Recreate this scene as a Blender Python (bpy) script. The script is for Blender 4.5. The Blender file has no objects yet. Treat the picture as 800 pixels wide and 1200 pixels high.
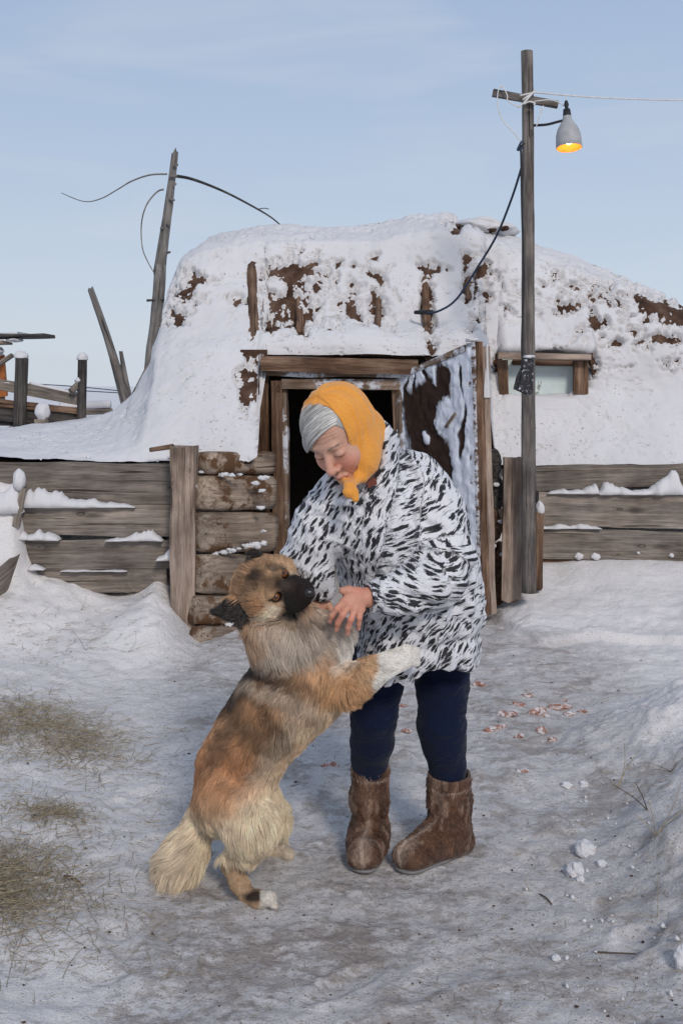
import bpy, math, random
import numpy as np
from mathutils import Vector, Matrix
random.seed(7); np.random.seed(7)
SC = bpy.context.scene
COL = SC.collection

# ------------------------------------------------------------------ camera, sky, light
FPX, HY, CH = 1300.0, 450.0, 1.38          # focal length in photo pixels, horizon row, camera height
cam_d = bpy.data.cameras.new('camera'); cam = bpy.data.objects.new('camera', cam_d); COL.objects.link(cam)
cam.location = (0, 0, CH); cam.rotation_euler = (math.radians(90), 0, 0)
cam_d.sensor_fit = 'VERTICAL'; cam_d.sensor_height = 36.0; cam_d.lens = FPX / 1200 * 36.0
cam_d.shift_y = -(600 - HY) / 1200.0
cam_d.clip_start = 0.05; cam_d.clip_end = 3000
SC.camera = cam
SC.view_settings.view_transform = 'Standard'; SC.view_settings.look = 'None'
SC.view_settings.exposure = 0.0; SC.view_settings.gamma = 1.0
SUN_EL, SUN_AZ = math.radians(33), math.radians(-17)   # low light from the right, behind the camera
W = bpy.data.worlds.new("World"); SC.world = W; W.use_nodes = True
wn, wl = W.node_tree.nodes, W.node_tree.links
wn.clear()
wo = wn.new('ShaderNodeOutputWorld'); bg = wn.new('ShaderNodeBackground'); sky = wn.new('ShaderNodeTexSky')
sky.sky_type = 'NISHITA'; sky.sun_disc = False; sky.sun_elevation = SUN_EL
sky.sun_rotation = math.radians(180 + 17); sky.dust_density = 2.0; sky.air_density = 1.0
bg.inputs['Strength'].default_value = 0.1
tc = wn.new('ShaderNodeTexCoord'); sx = wn.new('ShaderNodeSeparateXYZ'); rp = wn.new('ShaderNodeValToRGB')
wl.new(tc.outputs['Generated'], sx.inputs[0]); wl.new(sx.outputs['Z'], rp.inputs[0])
def ramp(node, stops, interp='LINEAR'):
    r = node.color_ramp; r.interpolation = interp
    while len(r.elements) > 1: r.elements.remove(r.elements[-1])
    r.elements[0].position = stops[0][0]; c = stops[0][1]; r.elements[0].color = (*c, 1)
    for p, c in stops[1:]:
        e = r.elements.new(p); e.color = (*c, 1)
# thin overcast: values are ten times the wanted radiance because the background runs at 0.1
ramp(rp, [(0.0, (.66, .72, .80)), (.04, (.625, .70, .79)), (.12, (.54, .635, .77)), (.22, (.455, .565, .735)),
          (.36, (.375, .49, .69)), (1.0, (.34, .43, .60))])
gain = wn.new('ShaderNodeVectorMath'); gain.operation = 'SCALE'; gain.inputs['Scale'].default_value = 10.0
wl.new(rp.outputs[0], gain.inputs[0])
mp = wn.new('ShaderNodeMapping'); mp.inputs['Scale'].default_value = (1.5, 1.5, 9)
cn = wn.new('ShaderNodeTexNoise'); cn.inputs['Scale'].default_value = 2.2; cn.inputs['Detail'].default_value = 5; cn.inputs['Distortion'].default_value = .6
wl.new(tc.outputs['Generated'], mp.inputs[0]); wl.new(mp.outputs[0], cn.inputs[0])
cr = wn.new('ShaderNodeMapRange'); cr.inputs['From Min'].default_value = .48; cr.inputs['From Max'].default_value = .80
cr.inputs['To Max'].default_value = .55
wl.new(cn.outputs[0], cr.inputs[0])
cm = wn.new('ShaderNodeMix'); cm.data_type = 'RGBA'; cm.inputs[7].default_value = (6.1, 6.6, 7.4, 1)
wl.new(cr.outputs[0], cm.inputs[0]); wl.new(gain.outputs[0], cm.inputs[6])
sm = wn.new('ShaderNodeMix'); sm.data_type = 'RGBA'; sm.inputs[0].default_value = 0.10   # the clear sky behind the thin cloud
wl.new(cm.outputs[2], sm.inputs[6]); wl.new(sky.outputs[0], sm.inputs[7])
wl.new(sm.outputs[2], bg.inputs['Color']); wl.new(bg.outputs[0], wo.inputs[0])
sun_d = bpy.data.lights.new('sun', 'SUN'); sun = bpy.data.objects.new('sun', sun_d); COL.objects.link(sun)
sun_d.energy = 1.9; sun_d.angle = math.radians(11); sun_d.color = (1.0, .915, .83)
_sd = Vector((math.sin(SUN_AZ) * math.cos(SUN_EL), math.cos(SUN_AZ) * math.cos(SUN_EL), -math.sin(SUN_EL)))
sun.rotation_euler = _sd.to_track_quat('-Z', 'Y').to_euler()

# ------------------------------------------------------------------ helpers
def P(px, py, Y):
    return np.array([(px - 400) * Y / FPX, Y, CH - (py - HY) * Y / FPX])
def RP(r, Y): return r * Y / FPX
def proj(p):
    return 400 + p[..., 0] * FPX / p[..., 1], HY + (CH - p[..., 2]) * FPX / p[..., 1]

def _h(ix, iy, iz, s):
    n = (ix.astype(np.int64) * 73856093) ^ (iy.astype(np.int64) * 19349663) ^ (iz.astype(np.int64) * 83492791) ^ (s * 2654435761 & 0x7fffffff)
    n = n & 0xffffffff
    n = ((n ^ (n >> 16)) * 0x45d9f3b) & 0xffffffff
    n = ((n ^ (n >> 16)) * 0x45d9f3b) & 0xffffffff
    n = n ^ (n >> 16)
    return (n & 0xffffff).astype(np.float64) / 8388607.5 - 1.0
def vnoise(p, s=0):
    p = np.asarray(p, dtype=np.float64)
    i = np.floor(p); f = p - i; f = f * f * f * (f * (f * 6 - 15) + 10); i = i.astype(np.int64)
    x, y, z = i[..., 0], i[..., 1], i[..., 2]; u, v, w = f[..., 0], f[..., 1], f[..., 2]
    r = 0
    for a in (0, 1):
        for b in (0, 1):
            for c in (0, 1):
                r = r + _h(x + a, y + b, z + c, s) * (u if a else 1 - u) * (v if b else 1 - v) * (w if c else 1 - w)
    return r
def fbm(p, s=0, o=4, g=.5):
    p = np.asarray(p, dtype=np.float64); r = 0; a = 1.0; t = 0
    for k in range(o):
        r = r + a * vnoise(p * 2.03 ** k + 13.7 * k, s + k); t += a; a *= g
    return r / t * 1.5
def sstep(a, b, x):
    t = np.clip((x - a) / (b - a), 0, 1); return t * t * (3 - 2 * t)

def link(o, parent=None):
    COL.objects.link(o)
    if parent is not None: o.parent = parent
    return o
def tag(o, label=None, cat=None, group=None, kind=None):
    if label: o['label'] = label
    if cat: o['category'] = cat
    if group: o['group'] = group
    if kind: o['kind'] = kind
    return o
def empty(name, loc, label, cat, group=None, rot=(0, 0, 0)):
    o = bpy.data.objects.new(name, None); COL.objects.link(o); o.location = loc; o.rotation_euler = rot
    o.empty_display_size = .1
    return tag(o, label, cat, group)
def mesh_np(name, V, F, mat, parent=None, smooth=True, world=True):
    """V (n,3), F (m,4) or (m,3) arrays, or list of faces. World coordinates; a parent Empty's location is undone."""
    me = bpy.data.meshes.new(name)
    V = np.asarray(V, dtype=np.float32)
    if parent is not None and world:
        pm = np.array(parent_world(parent).inverted(), dtype=np.float64)
        V = (V @ pm[:3, :3].T + pm[:3, 3]).astype(np.float32)
    if isinstance(F, np.ndarray):
        n, k = F.shape
        me.vertices.add(len(V)); me.vertices.foreach_set('co', V.ravel())
        me.loops.add(n * k); me.loops.foreach_set('vertex_index', F.astype(np.int32).ravel())
        me.polygons.add(n); me.polygons.foreach_set('loop_start', np.arange(0, n * k, k, dtype=np.int32))
        me.update(calc_edges=True)
    else:
        me.from_pydata([tuple(map(float, v)) for v in V], [], F)
    me.validate(); me.update()
    if smooth: me.polygons.foreach_set('use_smooth', np.ones(len(me.polygons), dtype=bool))
    if mat is not None: me.materials.append(mat)
    o = bpy.data.objects.new(name, me); link(o, parent)
    return o
def parent_world(p):
    m = p.matrix_basis.copy()
    while p.parent is not None:
        p = p.parent; m = p.matrix_basis @ m
    return m
def set_attr(o, name, arr, typ='FLOAT_COLOR'):
    a = o.data.attributes.new(name, typ, 'POINT')
    arr = np.asarray(arr, dtype=np.float32)
    if typ == 'FLOAT_COLOR':
        if arr.shape[1] == 3: arr = np.hstack([arr, np.ones((len(arr), 1), np.float32)])
        a.data.foreach_set('color', arr.ravel())
    elif typ == 'FLOAT': a.data.foreach_set('value', arr.ravel())
    else: a.data.foreach_set('vector', arr.ravel())
def grid_faces(nu, nv, flip=False):
    i = np.arange(nu - 1)[:, None] * nv + np.arange(nv - 1)[None, :]
    i = i.ravel()
    f = np.stack([i, i + nv, i + nv + 1, i + 1], 1)
    return f[:, ::-1].copy() if flip else f
def frame_from(p0, p1, up=(0, 0, 1)):
    p0 = np.asarray(p0, float); p1 = np.asarray(p1, float)
    x = p1 - p0; L = np.linalg.norm(x); x = x / L; up = np.asarray(up, float)
    y = np.cross(up, x); y /= np.linalg.norm(y); z = np.cross(x, y)
    M = Matrix(((x[0], y[0], z[0], p0[0]), (x[1], y[1], z[1], p0[1]), (x[2], y[2], z[2], p0[2]), (0, 0, 0, 1)))
    return M, L
_seed = [11]
def nseed(): _seed[0] += 1; return _seed[0]
def place(o, M, parent):
    """world matrix M for object o under parent"""
    if parent is not None: M = parent_world(parent).inverted() @ M
    o.matrix_basis = M
def plank(name, p0, p1, h, t, mat, parent=None, up=(0, 0, 1), wob=.006, h1=None, ragged=.0, label=None, n=None, chip=0.0):
    """board: axis p0->p1, height h along up, thickness t. Local x runs along the grain."""
    M, L = frame_from(p0, p1, up); h1 = h if h1 is None else h1
    n = n or max(6, int(L / .05)); s = nseed()
    xs = np.linspace(0, L, n)
    prof = [(-.5, -.5), (-.5, -.17), (-.5, .17), (-.5, .5), (.5, .5), (.5, .17), (.5, -.17), (.5, -.5)]
    V = []
    for i, x in enumerate(xs):
        hh = h + (h1 - h) * i / (n - 1)
        for j, (a, b) in enumerate(prof):
            e = np.array([[x * 4, b * 3 + a, s * 1.7]])
            dz = vnoise(e, s)[0] * wob * (1 if abs(b) > .4 else .3); dy = vnoise(e * 1.3, s + 1)[0] * wob * .4
            if chip and b < -.4: dz += max(0, vnoise(e * 3, s + 3)[0]) * chip
            xe = x
            if i in (0, n - 1): xe = x + vnoise(np.array([[b * 6, a * 3, s * 3.1]]), s + 5)[0] * ragged
            sh = .94 if abs(b) > .4 else 1.0
            V.append((xe, a * t * sh + dy, b * hh + dz))
    F = []
    m = len(prof)
    for i in range(n - 1):
        for j in range(m):
            a, b = i * m + j, i * m + (j + 1) % m
            F.append((a, a + m, b + m, b))
    F.append(tuple(range(m))); F.append(tuple(reversed(range((n - 1) * m, n * m))))
    o = mesh_np(name, V, F, mat, None, smooth=False); 
    if parent is not None: o.parent = parent
    place(o, M, parent)
    if label: o['label'] = label
    return o
def log(name, p0, p1, r0, r1, mat, parent=None, wob=.08, seg=14, n=None, bend=0, label=None, squash=1.0, rag=.0, up=(0, .35, 1)):
    """rough round pole from p0 to p1"""
    if abs(np.dot(np.asarray(p1, float) - np.asarray(p0, float), up)) > .999 * np.linalg.norm(np.asarray(p1, float) - np.asarray(p0, float)) * np.linalg.norm(up): up = (1, 0, .1)
    M, L = frame_from(p0, p1, up); n = n or max(6, int(L / .08)); s = nseed()
    xs = np.linspace(0, L, n); V = []
    for i, x in enumerate(xs):
        r = r0 + (r1 - r0) * i / (n - 1)
        ox = vnoise(np.array([[x * 1.5, 0, s * 1.1]]), s)[0] * r * .35 + math.sin(math.pi * i / (n - 1)) * bend
        oy = vnoise(np.array([[x * 1.5, 5, s * 1.1]]), s)[0] * r * .35
        for j in range(seg):
            a = 2 * math.pi * j / seg
            rr = r * (1 + wob * vnoise(np.array([[x * 2.5, math.cos(a) * 1.6, math.sin(a) * 1.6 + s]]), s)[0] + wob * .6 * vnoise(np.array([[x * 9, math.cos(a) * 3, math.sin(a) * 3 + s]]), s)[0])
            xe = x
            if i in (0, n - 1): xe = x + rag * vnoise(np.array([[math.cos(a) * 2.4, math.sin(a) * 2.4, s]]), s + 9)[0]
            V.append((xe, oy + rr * math.cos(a) * squash, ox + rr * math.sin(a)))
    F = []
    for i in range(n - 1):
        for j in range(seg):
            a, b = i * seg + j, i * seg + (j + 1) % seg
            F.append((a, b, b + seg, a + seg))
    V.append((0, 0, 0)); V.append((L, 0, 0)); k = n * seg
    V[k] = tuple(np.mean(V[:seg], 0)); V[k + 1] = tuple(np.mean(V[(n - 1) * seg:n * seg], 0))
    for j in range(seg):
        F.append((k, (j + 1) % seg, j)); F.append((k + 1, (n - 1) * seg + j, (n - 1) * seg + (j + 1) % seg))
    o = mesh_np(name, V, F, mat, None, smooth=True)
    sh = o.data.polygons
    for q in range(len(sh) - 2 * seg, len(sh)): sh[q].use_smooth = False
    if parent is not None: o.parent = parent
    place(o, M, parent)
    if label: o['label'] = label
    return o
def tube(name, pts, r, mat, parent=None, seg=6, r1=None):
    """thin cable or twig through world points, smoothed"""
    pts = [np.asarray(p, float) for p in pts]; Q = []
    for i in range(len(pts) - 1):
        a = pts[max(i - 1, 0)]; b = pts[i]; c = pts[i + 1]; d = pts[min(i + 2, len(pts) - 1)]
        for k in range(5):
            t = k / 5
            Q.append(.5 * ((2 * b) + (c - a) * t + (2 * a - 5 * b + 4 * c - d) * t * t + (3 * b - a - 3 * c + d) * t ** 3))
    Q.append(pts[-1]); Q = np.array(Q); n = len(Q); V = []
    T = np.gradient(Q, axis=0); T /= np.linalg.norm(T, axis=1)[:, None] + 1e-9
    ref = np.array([.3, .9, .2]); 
    for i in range(n):
        a = np.cross(T[i], ref); a /= np.linalg.norm(a); b = np.cross(T[i], a)
        rr = r + ((r if r1 is None else r1) - r) * i / (n - 1)
        for j in range(seg):
            an = 2 * math.pi * j / seg
            V.append(Q[i] + rr * (math.cos(an) * a + math.sin(an) * b))
    F = [(i * seg + j, i * seg + (j + 1) % seg, (i + 1) * seg + (j + 1) % seg, (i + 1) * seg + j) for i in range(n - 1) for j in range(seg)]
    F.append(tuple(reversed(range(seg)))); F.append(tuple(range((n - 1) * seg, n * seg)))
    return mesh_np(name, np.array(V), F, mat, parent)
def lump(name, c, r, mat, parent=None, amp=.25, fr=1.6, flat=None, n=22, sharp=0):
    """snow lump, clod or chunk: a noisy ball with radii r, optionally cut flat below"""
    s = nseed(); r = np.asarray(r, float) * np.ones(3)
    th = np.linspace(0, math.pi, n); ph = np.linspace(0, 2 * math.pi, n * 2, endpoint=False)
    T, Pp = np.meshgrid(th, ph, indexing='ij')
    d = np.stack([np.sin(T) * np.cos(Pp), np.sin(T) * np.sin(Pp), np.cos(T)], -1)
    k = 1 + amp * fbm(d * fr + s * 3.3, s, 3)
    if sharp: k = 1 + amp * np.round(fbm(d * fr + s * 3.3, s, 2) * sharp) / sharp
    V = d * k[..., None] * r
    if flat is not None: V[..., 2] = np.maximum(V[..., 2], flat * r[2])
    V = V + np.asarray(c)
    F = []
    m = n * 2
    for i in range(n - 1):
        for j in range(m):
            F.append((i * m + j, (i + 1) * m + j, (i + 1) * m + (j + 1) % m, i * m + (j + 1) % m))
    return mesh_np(name, V.reshape(-1, 3), np.array(F), mat, parent)

# ---- signed-distance volume and surface nets: used for bodies, clothes and soft shapes
class Vol:
    def __init__(s, lo, hi, h):
        s.lo = np.asarray(lo, float); s.h = h; s.n = np.ceil((np.asarray(hi) - s.lo) / h).astype(int) + 1
        s.F = np.full(tuple(s.n), .2, np.float32)
        s.ax = [s.lo[i] + np.arange(s.n[i]) * h for i in range(3)]
    def sl(s, lo, hi):
        a = np.clip(np.floor((np.asarray(lo) - s.lo) / s.h).astype(int), 0, s.n); b = np.clip(np.ceil((np.asarray(hi) - s.lo) / s.h).astype(int) + 1, 0, s.n)
        S = tuple(slice(a[i], b[i]) for i in range(3))
        g = np.meshgrid(*[s.ax[i][S[i]].astype(np.float32) for i in range(3)], indexing='ij')
        return S, g
    def put(s, S, d, k, op):
        A = s.F[S]
        if op == 'sub': d = -d
        if k > 0:
            h = np.maximum(k - np.abs(A - d), 0) / k; q = (h * h * k * .25).astype(np.float32)
        else: q = 0
        s.F[S] = np.minimum(A, d) - q if op == 'add' else np.maximum(A, d) + q
    def cone(s, a, b, ra, rb, k=.02, op='add'):
        a = np.asarray(a, float); b = np.asarray(b, float); m = max(ra, rb) + k + .02
        S, (x, y, z) = s.sl(np.minimum(a, b) - m, np.maximum(a, b) + m)
        d = b - a; L2 = float(d @ d) + 1e-12
        t = np.clip(((x - a[0]) * d[0] + (y - a[1]) * d[1] + (z - a[2]) * d[2]) / L2, 0, 1)
        D = np.sqrt((x - a[0] - t * d[0]) ** 2 + (y - a[1] - t * d[1]) ** 2 + (z - a[2] - t * d[2]) ** 2) - (ra + (rb - ra) * t)
        s.put(S, D.astype(np.float32), k, op)
    def chain(s, pts, k=.02, op='add'):
        for i in range(len(pts) - 1): s.cone(pts[i][0], pts[i + 1][0], pts[i][1], pts[i + 1][1], k, op)
    def ball(s, c, r, k=.02, op='add', R=None):
        c = np.asarray(c, float); r = np.asarray(r, float) * np.ones(3); m = r.max() + k + .02
        S, (x, y, z) = s.sl(c - m, c + m)
        x = x - c[0]; y = y - c[1]; z = z - c[2]
        if R is not None:      # R rows = local axes in world space
            x, y, z = (R[0][0] * x + R[0][1] * y + R[0][2] * z, R[1][0] * x + R[1][1] * y + R[1][2] * z, R[2][0] * x + R[2][1] * y + R[2][2] * z)
        k0 = np.sqrt((x / r[0]) ** 2 + (y / r[1]) ** 2 + (z / r[2]) ** 2) + 1e-6
        k1 = np.sqrt((x / r[0] ** 2) ** 2 + (y / r[1] ** 2) ** 2 + (z / r[2] ** 2) ** 2) + 1e-6
        s.put(S, (k0 * (k0 - 1) / k1).astype(np.float32), k, op)
    def func(s, fn, lo=None, hi=None, k=0.0, op='cut'):
        """fn(x,y,z)->distance; 'cut' keeps where fn<0"""
        S, g = s.sl(s.lo if lo is None else lo, s.ax_hi() if hi is None else hi)
        d = fn(*g).astype(np.float32)
        s.put(S, d, k, 'int' if op == 'cut' else op)
    def ax_hi(s): return s.lo + (s.n - 1) * s.h
    def mesh(s):
        F = s.F; B = F < 0
        n = np.array(F.shape) - 1
        cnt = np.zeros(tuple(n), np.int8)
        for a in (0, 1):
            for b in (0, 1):
                for c in (0, 1):
                    cnt += B[a:a + n[0], b:b + n[1], c:c + n[2]]
        I = np.argwhere((cnt > 0) & (cnt < 8)); ids = np.full(tuple(n), -1, np.int32); ids[tuple(I.T)] = np.arange(len(I))
        acc = np.zeros((len(I), 3)); w = np.zeros(len(I))
        cor = [(a, b, c) for a in (0, 1) for b in (0, 1) for c in (0, 1)]
        for u in cor:
            for ax in range(3):
                if u[ax] == 0:
                    v = list(u); v[ax] = 1
                    fu = F[I[:, 0] + u[0], I[:, 1] + u[1], I[:, 2] + u[2]]; fv = F[I[:, 0] + v[0], I[:, 1] + v[1], I[:, 2] + v[2]]
                    m = (fu < 0) != (fv < 0); t = np.where(m, fu / np.where(m, fu - fv, 1), 0)
                    pt = np.tile(np.array(u, float), (len(I), 1)); pt[:, ax] = t
                    acc[m] += pt[m]; w[m] += 1
        V = (I + acc / w[:, None]) * s.h + s.lo
        Q = []
        for ax in range(3):
            b, c = (ax + 1) % 3, (ax + 2) % 3
            lo0 = [slice(None)] * 3; lo1 = [slice(None)] * 3
            lo0[ax] = slice(0, n[ax]); lo1[ax] = slice(1, n[ax] + 1)
            X = B[tuple(lo0)] != B[tuple(lo1)]
            E = np.argwhere(X); ok = (E[:, b] > 0) & (E[:, c] > 0) & (E[:, b] < n[b]) & (E[:, c] < n[c]); E = E[ok]
            ins = B[tuple(E.T)]
            def at(db, dc):
                G = E.copy(); G[:, b] += db; G[:, c] += dc; return ids[tuple(G.T)]
            q = np.stack([at(-1, -1), at(0, -1), at(0, 0), at(-1, 0)], 1)
            q[~ins] = q[~ins][:, ::-1]
            Q.append(q)
        return V, np.vstack(Q)
def normals(o):
    n = np.zeros(len(o.data.vertices) * 3, np.float32); o.data.vertices.foreach_get('normal', n); return n.reshape(-1, 3)
def coords(o):
    n = np.zeros(len(o.data.vertices) * 3, np.float32); o.data.vertices.foreach_get('co', n); return n.reshape(-1, 3)
def set_coords(o, V): o.data.vertices.foreach_set('co', np.asarray(V, np.float32).ravel()); o.data.update()
def smooth_verts(V, F, it=1, lam=.5):
    """Laplacian smoothing of a quad mesh"""
    E = np.vstack([F[:, [0, 1]], F[:, [1, 2]], F[:, [2, 3]], F[:, [3, 0]]])
    cnt = np.bincount(E[:, 0], minlength=len(V)) + np.bincount(E[:, 1], minlength=len(V))
    for _ in range(it):
        acc = np.zeros_like(V)
        for a in range(3):
            acc[:, a] = np.bincount(E[:, 0], V[E[:, 1], a], len(V)) + np.bincount(E[:, 1], V[E[:, 0], a], len(V))
        V = V + lam * (acc / np.maximum(cnt, 1)[:, None] - V)
    return V

# ---- materials
class Mat:
    def __init__(s, name, rough=.8, spec=.3):
        s.m = bpy.data.materials.new(name); s.m.use_nodes = True; s.t = s.m.node_tree; s.n = s.t.nodes; s.l = s.t.links
        s.b = s.n['Principled BSDF']; s.b.inputs['Roughness'].default_value = rough; s.b.inputs['Specular IOR Level'].default_value = spec
    def new(s, t, **kw):
        q = s.n.new(t)
        for k, v in kw.items():
            if k in q.inputs: q.inputs[k].default_value = v
            else: setattr(q, k, v)
        return q
    def link(s, a, b): s.l.new(a, b)
    def obj(s, scale=(1, 1, 1), rand=True, kind='Object'):
        c = s.new('ShaderNodeTexCoord'); m = s.new('ShaderNodeMapping'); m.inputs['Scale'].default_value = scale
        s.link(c.outputs[kind], m.inputs[0])
        if rand:
            r = s.new('ShaderNodeObjectInfo'); v = s.new('ShaderNodeVectorMath', operation='SCALE'); v.inputs[0].default_value = (37, 19, 53)
            s.link(r.outputs['Random'], v.inputs['Scale']); s.link(v.outputs[0], m.inputs['Location'])
        return m.outputs[0]
    def noise(s, vec, scale, detail=4, rough=.55, dist=0):
        q = s.new('ShaderNodeTexNoise'); q.inputs['Scale'].default_value = scale; q.inputs['Detail'].default_value = detail
        q.inputs['Roughness'].default_value = rough; q.inputs['Distortion'].default_value = dist
        if vec is not None: s.link(vec, q.inputs['Vector'])
        return q.outputs[0]
    def rng(s, x, a, b, c=0, d=1):
        q = s.new('ShaderNodeMapRange'); 
        for k, v in zip(('From Min', 'From Max', 'To Min', 'To Max'), (a, b, c, d)): q.inputs[k].default_value = v
        s.link(x, q.inputs[0]); return q.outputs[0]
    def ramp(s, x, stops, interp='LINEAR'):
        q = s.new('ShaderNodeValToRGB'); ramp(q, stops, interp); s.link(x, q.inputs[0]); return q.outputs[0]
    def mix(s, f, a, b, mode='MIX'):
        q = s.new('ShaderNodeMix', data_type='RGBA', blend_type=mode)
        for i, v in ((0, f), (6, a), (7, b)):
            if isinstance(v, (int, float)): q.inputs[i].default_value = v
            elif isinstance(v, tuple): q.inputs[i].default_value = (*v, 1)
            else: s.link(v, q.inputs[i])
        return q.outputs[2]
    def math(s, op, a, b=0.0):
        q = s.new('ShaderNodeMath', operation=op)
        for i, v in ((0, a), (1, b)):
            if isinstance(v, (int, float)): q.inputs[i].default_value = v
            else: s.link(v, q.inputs[i])
        return q.outputs[0]
    def bump(s, x, dist=.01, strength=1.0, prev=None):
        q = s.new('ShaderNodeBump'); q.inputs['Distance'].default_value = dist; q.inputs['Strength'].default_value = strength
        s.link(x, q.inputs['Height'])
        if prev is not None: s.link(prev, q.inputs['Normal'])
        return q.outputs[0]
    def attr(s, name):
        q = s.new('ShaderNodeAttribute'); q.attribute_name = name; return q
    def color(s, c):
        if isinstance(c, tuple): s.b.inputs['Base Color'].default_value = (*c, 1)
        else: s.link(c, s.b.inputs['Base Color'])
    def normal(s, n): s.link(n, s.b.inputs['Normal'])

def wood_mat(name, dark, mid, light, grain=26, bump=.004, stain=None, rough=.85):
    M = Mat(name, rough, .25)
    v = M.obj((1.6, grain, grain)); v2 = M.obj((1, 1, 1))
    g = M.noise(v, 2.0, 7, .62, .35); big = M.noise(v2, 5, 3, .5)
    fine = M.noise(M.obj((6, 110, 110)), 2.0, 3, .6)
    x = M.math('ADD', M.math('MULTIPLY', g, .62), M.math('MULTIPLY', big, .38))
    c = M.ramp(x, [(.30, dark), (.46, mid), (.60, light), (.78, tuple(min(1, k * 1.15) for k in light))])
    # knots
    kv = M.new('ShaderNodeTexVoronoi'); kv.inputs['Scale'].default_value = 1.0
    M.link(M.obj((2.6, 4, 9)), kv.inputs['Vector'])
    kn = M.rng(kv.outputs['Distance'], .06, .22, .35, 1.0); 
    c = M.mix(1.0, c, M.rgb1(kn), 'MULTIPLY')
    c = M.mix(1.0, c, M.rgb1(M.rng(fine, .3, .62, .72, 1.08)), 'MULTIPLY')
    rnd = M.new('ShaderNodeObjectInfo'); c = M.mix(1.0, c, M.rgb1(M.rng(rnd.outputs['Random'], 0, 1, .8, 1.15)), 'MULTIPLY')
    crk = M.noise(M.obj((1.1, 55, 55)), 1.0, 2, .5, .5); c = M.mix(M.rng(crk, .655, .685, 0, .85), c, tuple(k * .35 for k in dark))
    rv = M.new('ShaderNodeTexVoronoi'); rv.inputs['Scale'].default_value = 1.0; M.link(M.obj((3.1, 7, 7)), rv.inputs['Vector'])
    ring = M.new('ShaderNodeMath', operation='SINE'); M.link(M.math('MULTIPLY', rv.outputs['Distance'], 75), ring.inputs[0])
    kz = M.rng(rv.outputs['Distance'], .16, .06); c = M.mix(M.math('MULTIPLY', kz, .75), c, M.mix(M.rng(ring.outputs[0], -1, 1), tuple(k * .6 for k in dark), mid))
    blot = M.noise(M.obj((1.3, 3, 3)), 2.3, 5, .65); c = M.mix(1.0, c, M.mix(M.rng(blot, .35, .65), (.78, .76, .74), (1.18, 1.10, 1.02)), 'MULTIPLY')
    if stain is not None:
        st = M.rng(M.noise(v2, 6, 6, .7), .505, .57); c = M.mix(st, c, stain)
    M.color(c)
    n = M.bump(g, bump, .8); n = M.bump(fine, bump * .35, .7, n); M.normal(n)
    return M.m
def _rgb1(s, x):
    q = s.new('ShaderNodeCombineColor')
    for i in range(3): s.link(x, q.inputs[i])
    return q.outputs[0]
Mat.rgb1 = _rgb1
def plain(name, c, rough=.7, spec=.3, metal=0, var=.15, scale=30, bumpd=.001):
    M = Mat(name, rough, spec); M.b.inputs['Metallic'].default_value = metal
    x = M.noise(M.obj(), scale, 4, .6)
    M.color(M.mix(1.0, c, M.rgb1(M.rng(x, .3, .7, 1 - var, 1 + var)), 'MULTIPLY'))
    M.normal(M.bump(x, bumpd, .6)); return M.m

def snow_mat(name, specks=.0, tint=(.64, .63, .64)):
    M = Mat(name, .75, .25)
    p = M.obj((1, 1, 1), rand=False)
    big = M.noise(p, 2.2, 4, .5)
    c = M.mix(M.rng(big, .35, .7), tuple(k * .93 for k in tint), tint)
    if specks:
        sp = M.noise(M.obj((1, .6, 1.7), rand=False), 46, 3, .7); zone = M.noise(p, 3.1, 3, .6)
        f = M.math('MULTIPLY', M.rng(sp, .625, .665), M.rng(zone, .46, .60, 0, specks))
        c = M.mix(f, c, (.13, .09, .07)); s2 = M.noise(M.obj((1, .6, 1.5), rand=False), 19, 5, .75); c = M.mix(M.math('MULTIPLY', M.rng(s2, .63, .66), M.rng(M.noise(p, 2.3, 3, .6), .48, .6, 0, .85)), c, (.12, .08, .06))
    M.color(c)
    n = M.bump(M.noise(p, 14, 5, .6), .012, .35); n = M.bump(M.noise(p, 120, 3, .7), .003, .6, n); M.normal(n)
    M.b.inputs['Subsurface Weight'].default_value = 0.0
    return M.m
SNOW = snow_mat('snow'); SNOW_WALL = snow_mat('snow_on_wall', .9)
GREY = wood_mat('weathered_grey_wood', (.058, .048, .040), (.168, .147, .130), (.28, .252, .228))
GREYW = wood_mat('pale_weathered_wood', (.09, .062, .048), (.25, .195, .16), (.40, .33, .285))
BROWN = wood_mat('brown_wood', (.034, .018, .011), (.115, .066, .042), (.235, .160, .115))
LOGW = wood_mat('squared_log_wood', (.08, .055, .04), (.225, .18, .145), (.36, .305, .255), stain=(.105, .055, .028))
DARKW = wood_mat('dark_post_wood', (.012, .012, .013), (.045, .042, .042), (.10, .095, .092))
POLEW = wood_mat('bare_grey_pole', (.06, .055, .052), (.15, .142, .138), (.27, .26, .255), grain=20)
LAMPW = wood_mat('lamp_pole_wood', (.035, .032, .03), (.10, .092, .088), (.20, .185, .175), grain=30)
MUD = Mat('brown_earth_plaster', .95, .1)
_p = MUD.obj((1, 1, 1), rand=False)
MUD.color(MUD.ramp(MUD.noise(_p, 9, 6, .65), [(.3, (.035, .020, .014)), (.5, (.095, .055, .038)), (.7, (.17, .11, .08))]))
MUD.normal(MUD.bump(MUD.noise(_p, 22, 6, .7), .03, 1.0)); MUD = MUD.m
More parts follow.
